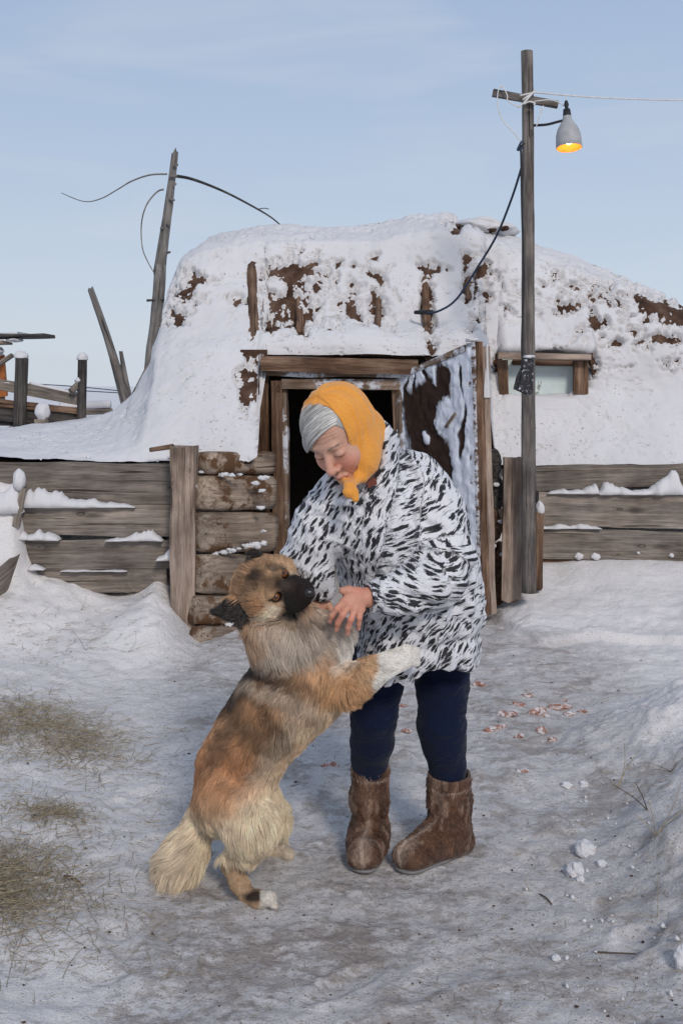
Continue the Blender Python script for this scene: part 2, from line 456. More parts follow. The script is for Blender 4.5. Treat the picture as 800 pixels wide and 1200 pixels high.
# ------------------------------------------------------------------ ground: one sheet out to the horizon
def graded(a, b, d, lo, hi, gmax=40):
    core = np.arange(a, b + d / 2, d)
    def grow(x0, lim, sgn):
        out = []; step = d; x = x0
        while sgn * (lim - x) > 0:
            step = min(step * 1.22, gmax); x += sgn * step; out.append(x)
        return out
    L = grow(a, lo, -1)[::-1]; R = grow(b, hi, 1)
    return np.array(L + list(core) + R)
_fr = np.random.RandomState(23); PRINTS = [(_fr.uniform(-.75, .85), _fr.uniform(2.3, 5.6), _fr.uniform(-.9, .9), _fr.uniform(.08, .14), _fr.uniform(.035, .055), _fr.uniform(.005, .014)) for _ in range(46)]
def ground_z(X, Y):
    q = np.stack([X, Y, 0 * X], -1)
    z = .012 * fbm(q * 1.7, 3, 4) + .004 * fbm(q * 9, 4, 3)
    z = z + .09 * sstep(4.6, 6.6, Y)
    # left bank of hay-strewn snow
    lb = sstep(-.55, -1.35, X - .10 * fbm(q * 1.3, 21, 3) + .14 * (Y - 4)) * sstep(1.5, 3.6, Y)
    z = z + lb * (.07 + .05 * fbm(q * 2.6, 5, 4))
    lb2 = sstep(5.0, 6.0, Y + .25 * fbm(q * 1.2, 8, 2)) * sstep(-.70, -1.02, X + .0 * Y)
    dip = 1 - .45 * np.exp(-((X + 1.28) / .22) ** 2)
    z = z + lb2 * (.23 * dip + .025 * fbm(q * 3, 9, 4)) + .07 * sstep(5.7, 6.03, Y) * np.exp(-((X + .96) / .09) ** 2) * sstep(-.72, -.86, X)
    # side bank at far left, held by boards
    z = z + (.26 * sstep(-1.68, -1.76, X) * sstep(5.78, 5.95, Y) * (1 + .1 * fbm(q * 4, 10, 3)) + .22 * sstep(-1.62, -1.74, X) * sstep(5.75, 6.0, Y))
    # right bank: low ledge then smooth snow up to the boards
    edge = 5.72 + .10 * fbm(q * np.array([2.2, .5, 1]), 12, 3) + .5 * sstep(1.05, .78, X) - .10 * sstep(1.3, 1.8, X)
    rb = sstep(.80, .88, X) * sstep(edge - .012, edge + .028, Y)
    z = z + rb * (.045 + .006 * fbm(q * 5, 15, 3) + .16 * sstep(0, .9, Y - edge)) + rb * .05 * sstep(6.2, 6.6, Y)
    # right mound near the camera
    mx = X - (.66 + .10 * (Y - 3.0) + .13 * fbm(q * 1.9, 16, 4) + .10 * sstep(4.2, 5.0, Y))
    mw = sstep(0, .75, mx) * sstep(1.6, 2.6, Y) * sstep(5.1, 4.25, Y)
    rough = fbm(q * 6, 17, 5); rid = 1 - np.abs(fbm(q * 4.2, 18, 4))
    mk = sstep(-.05, .3, mx) * sstep(1.5, 2.3, Y) * sstep(5.0, 4.3, Y)
    z = z + mw * (.23 + .03 * rough) + mk * (.024 * rough + .020 * (rid - .6))
    # trampled path relief
    for (fx, fy, fa, fl, fw, fd) in PRINTS:
        u = ((X - fx) * math.sin(fa) + (Y - fy) * math.cos(fa)) / fl; v = ((X - fx) * math.cos(fa) - (Y - fy) * math.sin(fa)) / fw; r_ = u * u + v * v
        z = z - fd * np.exp(-r_ ** 2) + fd * .4 * np.exp(-((np.sqrt(r_) - 1.35) / .25) ** 2)
    path = (1 - lb) * (1 - mk) * sstep(6.8, 5.8, Y)
    z = z + path * .010 * (fbm(q * np.array([3.2, 4, 1]), 33, 4) - np.abs(fbm(q * np.array([4, 3.5, 1]), 34, 4)))
    z = z + path * (.006 * np.abs(fbm(q * np.array([5, 9, 1]), 30, 4)) + .0035 * fbm(q * 26, 31, 3))
    # raised snow field behind the board walls, step between
    yw = np.where(X < -.60, 6.10, np.where(X > .93, 6.70, 8.3))
    base = .90 + .05 * sstep(6, 9, Y) + .05 * fbm(q * 1.1, 19, 3) * sstep(6.2, 7.5, Y)
    base = base - 1.1 * sstep(20, 60, np.hypot(X, Y)) + .35 * fbm(q * .03, 22, 3) * sstep(20, 60, np.hypot(X, Y))
    w = sstep(0, .05, Y - yw)
    wings = sstep(3.2, 4.5, np.abs(X)) * sstep(2.0, 6.0, Y) * .55
    z = z * (1 - w) + base * w + wings * (1 - w)
    return z
gx = graded(-2.2, 2.2, .0085, -420, 420); gy = graded(2.2, 6.9, .0085, -60, 700)
GX, GY = np.meshgrid(gx, gy, indexing='ij'); GZ = ground_z(GX, GY)
def gz(x, y): return float(ground_z(np.array([[x]], float), np.array([[y]], float))[0, 0])
G = Mat('trampled_snow', .8, .25)
_p = G.obj((1, 1, 1), rand=False)
dirt = G.attr('dirt').outputs['Fac']
wn1 = G.noise(_p, 3.4, 6, .66, .4); wn2 = G.noise(G.obj((.9, 1.25, 1), rand=False), 13, 7, .75, .3); wn3 = G.noise(_p, 70, 4, .7)
patch = G.math('ADD', G.math('MULTIPLY', wn1, .5), G.math('MULTIPLY', wn2, .5))
snow_c = G.mix(G.rng(wn1, .3, .7), (.68, .655, .645), (.77, .745, .735))
ice_c = G.mix(G.rng(wn2, .35, .65), (.47, .448, .44), (.66, .637, .625))
c = G.mix(G.rng(dirt, .15, .8), snow_c, ice_c)
brown = G.mix(G.rng(wn3, .3, .7), (.15, .115, .09), (.34, .29, .255))
bf = G.math('MULTIPLY', G.rng(G.math('ADD', patch, G.math('MULTIPLY', dirt, .12)), .615, .67), .62)
c = G.mix(bf, c, brown)
stn = G.attr('stain').outputs['Fac']; s_n = G.noise(G.obj((1, 1.5, 1), rand=False), 22, 7, .72)
c = G.mix(G.math('MULTIPLY', G.rng(G.math('ADD', s_n, G.math('MULTIPLY', stn, .22)), .60, .70), G.rng(stn, 0, .4, 0, .5)), c, G.mix(wn3, (.12, .09, .07), (.24, .19, .155)))
sp = G.noise(G.obj((1, 1.8, 1), rand=False), 62, 4, .75)
c = G.mix(G.math('MULTIPLY', G.rng(sp, .60, .66), G.rng(dirt, 0, .6, .12, .8)), c, (.13, .10, .085))
sp2 = G.noise(_p, 210, 2, .6)
c = G.mix(G.math('MULTIPLY', G.rng(sp2, .62, .67), G.rng(dirt, 0, .5, .3, .85)), c, (.16, .12, .10))
wf = G.math('MULTIPLY', G.rng(G.noise(G.obj((.9, 1.4, 1), rand=False), 10, 7, .75), .58, .66), G.rng(dirt, .3, .8, 0, .7))
c = G.mix(wf, c, (.72, .71, .72))
G.color(c)
n_ = G.bump(wn2, .02, .5); n_ = G.bump(G.noise(_p, 38, 6, .75), .009, .8, n_); n_ = G.bump(wn3, .004, .8, n_); G.normal(n_)
G.link(G.rng(bf, 0, 1, .62, .95), G.b.inputs['Roughness'])
ground = mesh_np('ground', np.stack([GX, GY, GZ], -1).reshape(-1, 3), grid_faces(len(gx), len(gy)), G.m)
tag(ground, 'trampled snow ground with banks at both sides', kind='structure')
q = np.stack([GX, GY, 0 * GX], -1)
dirt = sstep(-.95, -.35, GX + .14 * (GY - 4) + .15 * fbm(q * 2, 41, 4)) * sstep(1.35, .75, GX - .10 * (GY - 3) + .18 * fbm(q * 2.4, 42, 4)) * sstep(6.9, 6.2, GY)
lowr = sstep(.86, .95, GX) * sstep(5.70, 5.85, GY); dirt = dirt * (1 - lowr)
dirt = np.maximum(dirt * .9, .28 * sstep(5.6, 4.6, GY) * sstep(-.3, -.6, GX)) + .10 * sstep(5.8, 4.5, GY)
stain = 0 * GX
for (a_, b_, r1_, r2_, s__) in ((-.28, 2.62, .30, .20, 1), (.02, 2.75, .30, .16, .9), (.14, 3.05, .20, .10, .8), (-.05, 3.30, .18, .10, .7), (-.36, 2.42, .22, .14, .8), (.55, 4.6, .35, .5, .5), (-.1, 3.9, .3, .4, .35), (-.75, 2.6, .12, .08, .5), (.25, 2.55, .3, .15, .5)):
    stain = np.maximum(stain, s__ * np.exp(-(((GX - a_) / r1_) ** 2 + ((GY - b_) / r2_) ** 2)))
set_attr(ground, 'stain', np.clip(stain, 0, 1).reshape(-1), 'FLOAT')
set_attr(ground, 'dirt', np.clip(dirt, 0, 1).reshape(-1), 'FLOAT')
backdrop = None

# ------------------------------------------------------------------ the earth house
house = empty('earth_house', (0.2, 7.2, .9), 'low earth-plastered barn house buried in snow, with brown wall patches showing', 'barn')
Xc = [-2.6, -1.95, -1.62, -1.45, -1.28, -1.17, -1.12, -1.08, -1.0, -.88, -.6, -.2, .3, .6, .72, .85, 1.0, 1.25, 1.5, 1.8, 2.1, 2.6, 3.4, 4.2]
Tp = [520, 506, 498, 486, 458, 415, 372, 318, 296, 284, 275, 269, 266, 262, 258, 262, 270, 286, 300, 318, 338, 372, 430, 500]
def topz(x): return CH - (np.interp(x, Xc, Tp) - HY) * 7.55 / FPX
cols = np.concatenate([np.arange(-2.6, 2.35, .0095), np.linspace(2.37, 4.2, 60)])
T = topz(cols)
K = np.zeros((len(cols), 11, 2))
def lerpk(a, b, w): return a * (1 - w) + b * w
for i, x in enumerate(cols):
    t = T[i]
    left = np.array([(6.03, .945)] + [(y, .945 + f * (t - .945)) for y, f in ((6.28, .24), (6.46, .40), (6.56, .47), (6.66, .54), (6.78, .62), (6.88, .70), (7.12, .90), (7.55, 1.0))] + [(9.6, t + .04), (11.3, .85)])
    mid = np.array([(6.50, 1.545), (6.515, 1.60), (6.54, 1.64), (6.57, 1.665), (6.60, 1.685), (6.64, 1.70), (6.78, 1.755), (7.08, t - .16), (7.55, t), (9.6, t + .04), (11.3, .85)])
    ri = np.array([(6.63, .885), (6.74, 1.02), (6.93, 1.265), (6.98, 1.33), (7.0, 1.40), (7.02, 1.56), (7.06, 1.72), (7.2, max(t - .16, 1.8)), (7.6, t), (9.6, t + .04), (11.3, .85)])
    win = np.array([(6.63, .885), (6.74, 1.02), (6.94, 1.29), (7.22, 1.27), (7.22, 1.60), (6.93, 1.60), (7.04, 1.78), (7.2, max(t - .16, 1.8)), (7.6, t), (9.6, t + .04), (11.3, .85)])
    k = lerpk(left, mid, float(sstep(-.485, -.455, x)))
    k = lerpk(k, ri, float(sstep(.865, .905, x)))
    ww = float(sstep(1.0, 1.03, x) * (1 - sstep(1.545, 1.575, x)))
    k = lerpk(k, win, ww)
    K[i] = k
seg_n = [46, 30, 16, 16, 20, 20, 70, 34, 14, 8]
Yp, Zp = [], []
for s, n in enumerate(seg_n):
    tt = np.linspace(0, 1, n, endpoint=(s == len(seg_n) - 1))
    Yp.append(K[:, s, 0:1] + (K[:, s + 1, 0:1] - K[:, s, 0:1]) * tt); Zp.append(K[:, s, 1:2] + (K[:, s + 1, 1:2] - K[:, s, 1:2]) * tt)
Yp = np.hstack(Yp); Zp = np.hstack(Zp)
for _ in range(3):       # soften the profile corners
    Yp[:, 1:-1] = .25 * Yp[:, :-2] + .5 * Yp[:, 1:-1] + .25 * Yp[:, 2:]; Zp[:, 1:-1] = .25 * Zp[:, :-2] + .5 * Zp[:, 1:-1] + .25 * Zp[:, 2:]
HX = np.repeat(cols[:, None], Yp.shape[1], 1)
S0 = np.stack([HX, Yp, Zp], -1)
du = np.gradient(S0, axis=0); dv = np.gradient(S0, axis=1)
N0 = np.cross(du, dv); N0 /= np.linalg.norm(N0, axis=-1, keepdims=True) + 1e-9
lump_n = .035 * fbm(S0 * 1.6, 50, 3) + .014 * fbm(S0 * 6, 51, 4)
frontw = sstep(8.2, 7.6, Yp)
E = S0 + N0 * (lump_n - .012 + .010 * fbm(S0 * 14, 52, 4))[..., None]
# bare patches: where the snow has dropped off the earth (px, py, rx, ry, strength)
bare = [(213, 345, 15, 10, 1.1), (232, 328, 22, 7, 1.0), (208, 372, 12, 9, 1.1), (222, 360, 14, 6, .9), (240, 350, 12, 5, .7),
        (316, 322, 12, 12, 1.0), (345, 318, 20, 14, 1.15), (355, 335, 14, 10, 1), (320, 352, 12, 12, 1), (345, 362, 16, 22, 1.1), (352, 385, 8, 12, 1),
        (318, 385, 12, 8, 1.0), (330, 375, 12, 10, .8), (278, 352, 14, 6, .9), (372, 322, 14, 6, .7), (398, 352, 12, 8, .8), (392, 365, 10, 7, .9), (385, 385, 14, 5, .8),
        (418, 376, 8, 8, .9), (440, 303, 8, 6, .9), (440, 325, 10, 8, 1), (444, 360, 11, 16, 1.15), (441, 378, 9, 8, .9), (395, 312, 7, 6, .7), (470, 352, 9, 4, .5),
        (500, 345, 6, 26, 1.3), (498, 316, 9, 8, .9), (503, 372, 6, 14, 1.2), (505, 405, 6, 12, 1.1), (550, 303, 9, 8, 1), (548, 330, 6, 18, 1.2), (563, 318, 13, 9, 1.1),
        (520, 317, 12, 5, .8), (550, 385, 8, 6, .8), (588, 358, 10, 5, .7), (565, 345, 20, 4, .7), (540, 268, 16, 6, 1.3), (572, 269, 20, 5, 1.1), (600, 330, 10, 4, .6),
        (672, 360, 14, 6, .95), (695, 382, 16, 9, 1.05), (722, 402, 9, 6, .95), (742, 392, 12, 6, .9), (775, 399, 20, 6, 1.1),
        (748, 350, 14, 8, 1.2), (772, 360, 22, 10, 1.3), (797, 370, 14, 11, 1.4), (738, 342, 7, 6, 1), (700, 350, 7, 5, .7), (738, 374, 8, 4, .7), (780, 425, 9, 10, .8),
        (615, 345, 8, 4, .7), (640, 335, 8, 4, .6), (760, 380, 12, 5, .8), (690, 300, 6, 4, .5), (289, 445, 9, 12, 1.2), (288, 455, 5, 25, 1.2), (300, 448, 10, 20, 1.1), (692, 430, 6, 16, 1.2), (582, 425, 6, 14, 1.2),
        (310, 430, 12, 8, 1.1), (305, 480, 6, 40, .9), (500, 430, 6, 6, .5), (735, 430, 8, 3, .5), (655, 350, 8, 4, .6), (425, 345, 8, 5, .6), (365, 300, 10, 4, .5)]
vx, vy = proj(S0)
B = np.zeros(vx.shape)
for a, b, rx, ry, st in bare:
    d = ((vx - a) / rx) ** 2 + ((vy - b) / ry) ** 2
    B = np.maximum(B, st * np.exp(-d * .55)) if False else np.maximum(B, st * (1.25 - np.sqrt(d) * .62))
B = np.clip(B, 0, 1.6)
nz = fbm(S0 * np.array([15, 11, 13]), 60, 5, .70); nz2 = fbm(S0 * np.array([42, 36, 36]), 61, 4, .7)
zone = np.maximum(.46 * sstep(296, 306, vx) * sstep(470, 455, vx) * sstep(303, 314, vy) * sstep(394, 386, vy), .42 * sstep(520, 560, vx) * sstep(300, 325, vy) * sstep(425, 405, vy) * (1 - .6 * ((vx > 575) & (vx < 700) & (vy > 372))))
B = np.maximum(B, zone * (1 + .5 * fbm(S0 * 4, 68, 2)))
m = .60 - B * .92 + .80 * nz + .30 * nz2
m = np.where(B < .15, np.maximum(m, .25 + .2 * nz2), m)
ledge = sstep(405, 385, vy) ; m = m + 0 * ledge
sprk = sstep(.56, .70, fbm(S0 * np.array([20, 14, 26]), 63, 4, .65)) * sstep(290, 320, vy) * sstep(440, 405, vy) * (vx > 480)

m = np.where(Yp > 8.0, .6, m)
off = np.clip(m * .11, -.02, .030)
puff = .008 * fbm(S0 * 2.6, 65, 2) + .0035 * fbm(S0 * 13, 66, 4)
roofpuff = .05 * sstep(2.05, 2.35, Zp) * sstep(7.0, 7.3, Yp)
Sn = S0 + N0 * (lump_n + off + np.where(m > 0, 1, 0) * np.minimum(m * .3, 1) * (puff + roofpuff))[..., None]
ft = grid_faces(*HX.shape)
wall = mesh_np('wall', E.reshape(-1, 3), ft, MUD, house)
cover = mesh_np('snow_cover', Sn.reshape(-1, 3), ft, SNOW_WALL, house)
cover['kind'] = 'stuff'
def surf_y(px, py):
    """depth of the house front at a picture position (for setting poles into it)"""
    j = np.argmin((vx - px) ** 2 + (vy - py) ** 2 + np.where(Yp > 7.7, 1e6, 0)); return float(Yp.ravel()[j])
# vertical wall poles showing through the plaster
for (x0, y0, x1, y1, r) in ((297, 312, 296, 408, 6.5), (294, 452, 297, 590, 7), (497, 325, 503, 420, 4.5), (550, 300, 548, 352, 4), (350, 345, 351, 392, 4.5), (443, 345, 442, 385, 3.5)):
    d0, d1 = surf_y(x0, y0), surf_y(x1, y1)
    if y1 == 590: d0, d1 = 6.42, 6.36
    off_ = .05 if r < 6 else .02
    log('wall_pole', P(x1, y1, d1 + off_ - (.0 if y1 != 590 else .0)), P(x0, y0, d0 + off_), RP(r, 7), RP(r * .95, 7), BROWN, house, wob=.16)
# overhanging clods at the roof edge
for (a, b, r) in ((533, 266, 7), (545, 268, 9), (575, 270, 6), (590, 268, 5)):
    lump('clod', P(a, b, 7.35), (RP(r, 7.3), .05, RP(r * .45, 7.3)), MUD, house, amp=.5, fr=2.5, n=12)
lump('snow_cap', P(556, 273, 7.66), (RP(46, 7.5), .38, RP(14, 7.5)), SNOW, house, amp=.16, fr=2.2, n=30)

# window
wf = empty('window', (1.27, 7.0, 1.42), None, None); wf.parent = house; wf.matrix_basis = Matrix.Translation(Vector((1.27, 7.0, 1.42)) - Vector(house.location))
GL = Mat('frosted_glass', .35, .5); _p = GL.obj(rand=False)
GL.color(GL.mix(GL.rng(GL.noise(_p, 7, 6, .7), .60, .66), GL.mix(GL.rng(GL.noise(_p, 5, 3), .3, .7), (.45, .52, .51), (.60, .68, .66)), (.16, .13, .10)))
GL.normal(GL.bump(GL.noise(_p, 40, 4, .7), .003, .7))
plank('frame', P(583, 417, 6.86), P(691, 419, 6.86), .042, .06, GREYW, wf, wob=.004)
plank('frame', P(680, 462, 6.92), P(680, 421, 6.92), .085, .05, BROWN, wf, up=(-1, 0, 0), wob=.006)
plank('frame', P(590, 462, 6.96), P(588, 422, 6.96), .06, .06, BROWN, wf, up=(-1, 0, 0), wob=.006)
plank('frame', P(600, 425, 6.98), P(672, 426, 6.98), .03, .04, BROWN, wf)
pane = mesh_np('pane', np.array([P(588, 470, 7.0), P(676, 470, 7.0), P(676, 420, 7.0), P(588, 420, 7.0), P(588, 470, 7.02), P(676, 470, 7.02), P(676, 420, 7.02), P(588, 420, 7.02)]),
               [(0, 1, 2, 3), (5, 4, 7, 6), (0, 4, 5, 1), (1, 5, 6, 2), (2, 6, 7, 3), (3, 7, 4, 0)], GL.m, wf, smooth=False)
lump('snow_ridge', P(640, 480, 6.98), (RP(85, 6.9), .13, RP(18, 6.9)), SNOW_WALL, house, amp=.09, fr=2.5, n=36)
lump('snow_ridge', P(688, 476, 6.99), (RP(34, 6.9), .12, RP(24, 6.9)), SNOW_WALL, house, amp=.10, fr=2.5, n=30)

# door frame and dark room behind
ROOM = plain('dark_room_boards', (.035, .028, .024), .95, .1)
FROSTW = wood_mat('frosted_brown_wood', (.05, .033, .022), (.15, .10, .07), (.30, .24, .20), stain=(.55, .56, .60))
fr = empty('door_frame', (.05, 6.5, .1), None, None); fr.parent = house; fr.matrix_basis = Matrix.Translation(Vector((.05, 6.5, .1)) - Vector(house.location))
plank('lintel', P(306, 426, 6.40), P(488, 431, 6.42), .085, .16, BROWN, fr, wob=.008)
plank('lintel', P(312, 437, 6.44), P(484, 440, 6.46), .035, .12, FROSTW, fr, wob=.006)
plank('header', P(330, 450, 6.44), P(472, 451, 6.46), .06, .10, FROSTW, fr, wob=.004)
plank('jamb', P(329, 712, 6.46), P(324, 446, 6.44), .062, .14, BROWN, fr, up=(-1, 0, 0), wob=.006)
plank('jamb', P(338, 705, 6.50), P(334, 456, 6.49), .030, .12, FROSTW, fr, up=(-1, 0, 0), wob=.004)
plank('jamb', P(470, 705, 6.52), P(464, 456, 6.50), .05, .12, BROWN, fr, up=(-1, 0, 0), wob=.005)
plank('jamb', P(482, 700, 6.50), P(478, 444, 6.47), .07, .12, GREY, fr, up=(-1, 0, 0), wob=.005)
log('gap_post', P(311, 700, 6.50), P(309, 428, 6.47), RP(9, 6.5), RP(8, 6.5), BROWN, fr, wob=.25)
plank('threshold', P(330, 722, 6.45), P(482, 722, 6.45), .05, .16, GREY, fr)
# room box
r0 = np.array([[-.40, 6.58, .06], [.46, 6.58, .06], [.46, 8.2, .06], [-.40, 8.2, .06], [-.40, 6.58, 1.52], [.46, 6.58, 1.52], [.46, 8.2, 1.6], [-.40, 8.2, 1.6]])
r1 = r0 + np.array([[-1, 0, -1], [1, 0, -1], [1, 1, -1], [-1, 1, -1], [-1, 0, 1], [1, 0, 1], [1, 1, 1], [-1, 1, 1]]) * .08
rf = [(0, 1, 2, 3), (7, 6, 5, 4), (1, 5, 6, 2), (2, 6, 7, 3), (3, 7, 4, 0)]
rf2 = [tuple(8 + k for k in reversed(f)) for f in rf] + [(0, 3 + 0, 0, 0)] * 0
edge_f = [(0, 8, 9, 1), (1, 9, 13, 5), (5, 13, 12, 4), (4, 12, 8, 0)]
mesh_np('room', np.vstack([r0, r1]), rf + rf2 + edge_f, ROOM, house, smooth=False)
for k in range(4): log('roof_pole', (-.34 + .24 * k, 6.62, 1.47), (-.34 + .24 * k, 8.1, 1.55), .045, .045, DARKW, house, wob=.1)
# front wall beside the frame: earth filling behind the log wall and behind the open door
plank('wall_corner', (-.50, 6.50, .02), (-.50, 6.50, 1.58), .14, .10, MUD, house, up=(-1, 0, 0), wob=.02)
plank('wall_corner', (.63, 6.72, .02), (.63, 6.72, 1.56), .36, .16, MUD, house, up=(-1, 0, 0), wob=.02)

# the open door: a frosted, felt-lined panel on the right jamb
door = empty('door', (.4, 6.5, .1), None, None); door.parent = house; door.matrix_basis = Matrix.Translation(Vector((.4, 6.5, .1)) - Vector(house.location))
door['label'] = 'thick open door, its inside lined with dark felt under white frost'
hT, fT, hB, fB = P(468, 440, 6.46), P(556, 401, 6.04), P(474, 712, 6.44), P(564, 722, 6.04)
nu, nv = 70, 170
U, Vv = np.meshgrid(np.linspace(0, 1, nu), np.linspace(0, 1, nv), indexing='ij')
D = (hT * (1 - U[..., None]) + fT * U[..., None]) * (1 - Vv[..., None]) + (hB * (1 - U[..., None]) + fB * U[..., None]) * Vv[..., None]
dn = np.cross(fT - hT, hB - hT); dn /= np.linalg.norm(dn)
if dn[1] > 0: dn = -dn                     # towards the camera
q = np.stack([U * 3.0, Vv * 5.6, 0 * U], -1)
holes = np.zeros(U.shape)
dpx = 468 + U * 98 + 7 * fbm(q * 1.6, 75, 3); dpy = proj(D)[1] + 14 * fbm(q * 1.3, 76, 3)
for a, b, rx, ry in ((497, 492, 19, 42), (530, 455, 8, 26), (513, 472, 15, 12), (508, 528, 19, 20), (519, 562, 13, 45), (512, 625, 15, 40), (553, 500, 2.5, 22), (550, 446, 1.5, 14), (489, 446, 1.6, 20), (507, 440, 1.2, 16), (479, 468, 2, 30)):
    holes = np.maximum(holes, 1.35 - np.sqrt(((dpx - a) / rx) ** 2 + ((dpy - b) / ry) ** 2) * .85)
frost = .46 - np.clip(holes * 1.15, 0, 1.4) + .10 * fbm(q * 3, 70, 4) + .07 * fbm(q * 12, 71, 3)
for a, b, rx, ry in ((535, 490, 8, 16), (524, 500, 9, 4), (500, 517, 3, 7)):
    frost = np.maximum(frost, .5 - .6 * (((dpx - a) / rx) ** 2 + ((dpy - b) / ry) ** 2 - 1) + .25 * fbm(q * 9, 73, 3) - .3)
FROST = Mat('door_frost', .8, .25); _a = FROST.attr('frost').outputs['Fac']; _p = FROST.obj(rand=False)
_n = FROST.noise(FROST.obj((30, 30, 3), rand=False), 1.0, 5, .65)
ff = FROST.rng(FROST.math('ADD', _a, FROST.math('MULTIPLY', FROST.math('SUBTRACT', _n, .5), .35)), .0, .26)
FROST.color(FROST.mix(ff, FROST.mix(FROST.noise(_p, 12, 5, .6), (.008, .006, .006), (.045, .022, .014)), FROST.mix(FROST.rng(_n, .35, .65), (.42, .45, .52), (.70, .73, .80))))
FROST.normal(FROST.bump(ff, .02, .7)); 
Df = D + dn * (.018 + .022 * np.clip(frost, -.2, .8) + .006 * fbm(q * 6, 72, 3))[..., None]
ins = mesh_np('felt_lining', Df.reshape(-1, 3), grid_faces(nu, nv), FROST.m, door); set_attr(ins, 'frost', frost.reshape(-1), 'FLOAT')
bk = dn * -.055
xd = (fT - hT); xd /= np.linalg.norm(xd)
for k in range(5):
    a, b = k / 5, (k + 1) / 5 - .012; c = (a + b) / 2
    top = hT * (1 - c) + fT * c + bk; bot = hB * (1 - c) + fB * c + bk
    plank('board', bot, top, np.linalg.norm(fT - hT) * (b - a), .035, BROWN, door, up=tuple(xd), wob=.004)
FEDGE = Mat('frosted_edge', .8, .25); _p = FEDGE.obj(rand=False); FEDGE.color(FEDGE.mix(FEDGE.rng(FEDGE.noise(FEDGE.obj((22, 22, 4), rand=False), 1.5, 5, .7), .44, .56), (.11, .07, .05), (.56, .57, .62))); FEDGE = FEDGE.m
plank('frame_batten', fB - xd * .018 + dn * .0, fT - xd * .018, .055, .05, FEDGE, door, up=tuple(xd), wob=.004)
plank('frame_batten', hB + xd * .015, hT + xd * .015, .04, .07, FROSTW, door, up=tuple(xd), wob=.004)
plank('frame_batten', hT + xd * .04 - (hT - hB) * .012, fT - xd * .04 - (fT - fB) * .012, .035, .075, FROSTW, door, up=(0, 0, 1), wob=.004)
plank('edge_board', fB + xd * .02 + bk * .3, fT + xd * .012 + bk * .3, .016, .05, BROWN, door, up=tuple(xd), wob=.006)
plank('edge_board', fB + xd * .026 + bk * 1.1, fT + xd * .026 + bk * 1.1 - np.array([0, 0, .03]), .016, .04, GREYW, door, up=tuple(xd), wob=.01)
lump('snow_cap', fT + np.array([-.02, .0, .012]), (.035, .06, .012), SNOW, door, n=14)
plank('snow_crust', P(571, 466, 6.05), P(570, 404, 6.06), .030, .04, SNOW, door, up=(-1, 0, 0), wob=.02)
log('handle', P(522, 500, 6.16), P(533, 484, 6.10), .010, .007, GREYW, door, n=6)

# ------------------------------------------------------------------ log wall and post left of the doorway
lw = empty('log_wall', (-.6, 6.0, .05), 'short stack of squared logs with brown stains between the pale post and the doorway', 'log wall')
def squared_log(x0, x1, y0, y1, Ya, Yb, mat=LOGW, slant=0):
    """hewn log end: rounded left face; Ya depth at left, Yb at right"""
    A = P(x0, (y0 + y1) / 2, Ya); Bq = P(x1, (y0 + y1) / 2 + slant, Yb); h = (y1 - y0) * Ya / FPX
    M, L = frame_from(A, Bq); n, seg, s = 16, 20, nseed(); V = []
    for i in range(n):
        x = L * i / (n - 1); tp = min(1, .55 + .45 * math.sqrt(min(1, x / .09)))
        for j in range(seg):
            a = 2 * math.pi * j / seg; ca, sa = math.cos(a), math.sin(a)
            sq = (abs(ca) ** 5 + abs(sa) ** 5) ** (-1 / 5)
            k = 1 + .05 * vnoise(np.array([[x * 6, ca * 1.5, sa * 1.5 + s]]), s)[0]
            V.append((x, ca * .08 * sq * k * tp, sa * h * .49 * sq * k * (.75 + .25 * tp)))
    F = [(i * seg + j, i * seg + (j + 1) % seg, (i + 1) * seg + (j + 1) % seg, (i + 1) * seg + j) for i in range(n - 1) for j in range(seg)]
    F += [tuple(reversed(range(seg))), tuple(range((n - 1) * seg, n * seg))]
    o = mesh_np('log', V, F, mat, None); o.parent = lw; place(o, M, lw); return o
for a in ((236, 311, 529, 557, 5.90, 6.28), (231, 312, 556, 599, 5.86, 6.28), (231, 314, 599, 648, 5.84, 6.28), (230, 314, 648, 697, 5.82, 6.28), (228, 318, 697, 733, 5.78, 6.26), (228, 318, 733, 769, 5.70, 6.24)):
    squared_log(*a, slant=-1)
for i_, (a, b_, r) in enumerate(((262, 556, 5), (272, 557, 4), (281, 556, 3), (252, 649, 4), (262, 647, 5), (272, 645, 6), (280, 643, 3), (290, 640, 6), (299, 639, 8), (308, 637, 5), (256, 733, 4), (268, 732, 5), (300, 566, 5), (308, 560, 6), (307, 575, 4), (306, 595, 5), (309, 622, 3), (236, 553, 3), (230, 570, 3), (232, 586, 2), (229, 660, 3), (231, 672, 5), (225, 688, 4))):
    lump('snow_patch', P(a, b_, 5.87 if a < 290 else 5.98), (RP(r, 6), .012, RP(max(r * .45, 1.2), 6)), SNOW, lw, amp=.7, fr=2.5, n=9)
post = empty('wooden_post', tuple(P(217, 740, 5.86)), 'thick pale weathered post at the corner of the left board wall', 'post')
plank('post_body', P(216, 745, 5.86), P(216, 523, 5.86), .135, .12, GREYW, post, up=(-1, 0, 0), wob=.012, ragged=.02)
log('peg', P(176, 527, 5.9), P(203, 523, 5.86), .012, .014, BROWN, post, n=6)
lump('snow_dust', P(204, 560, 5.82) , (.004, .01, .02), SNOW, post, n=8)

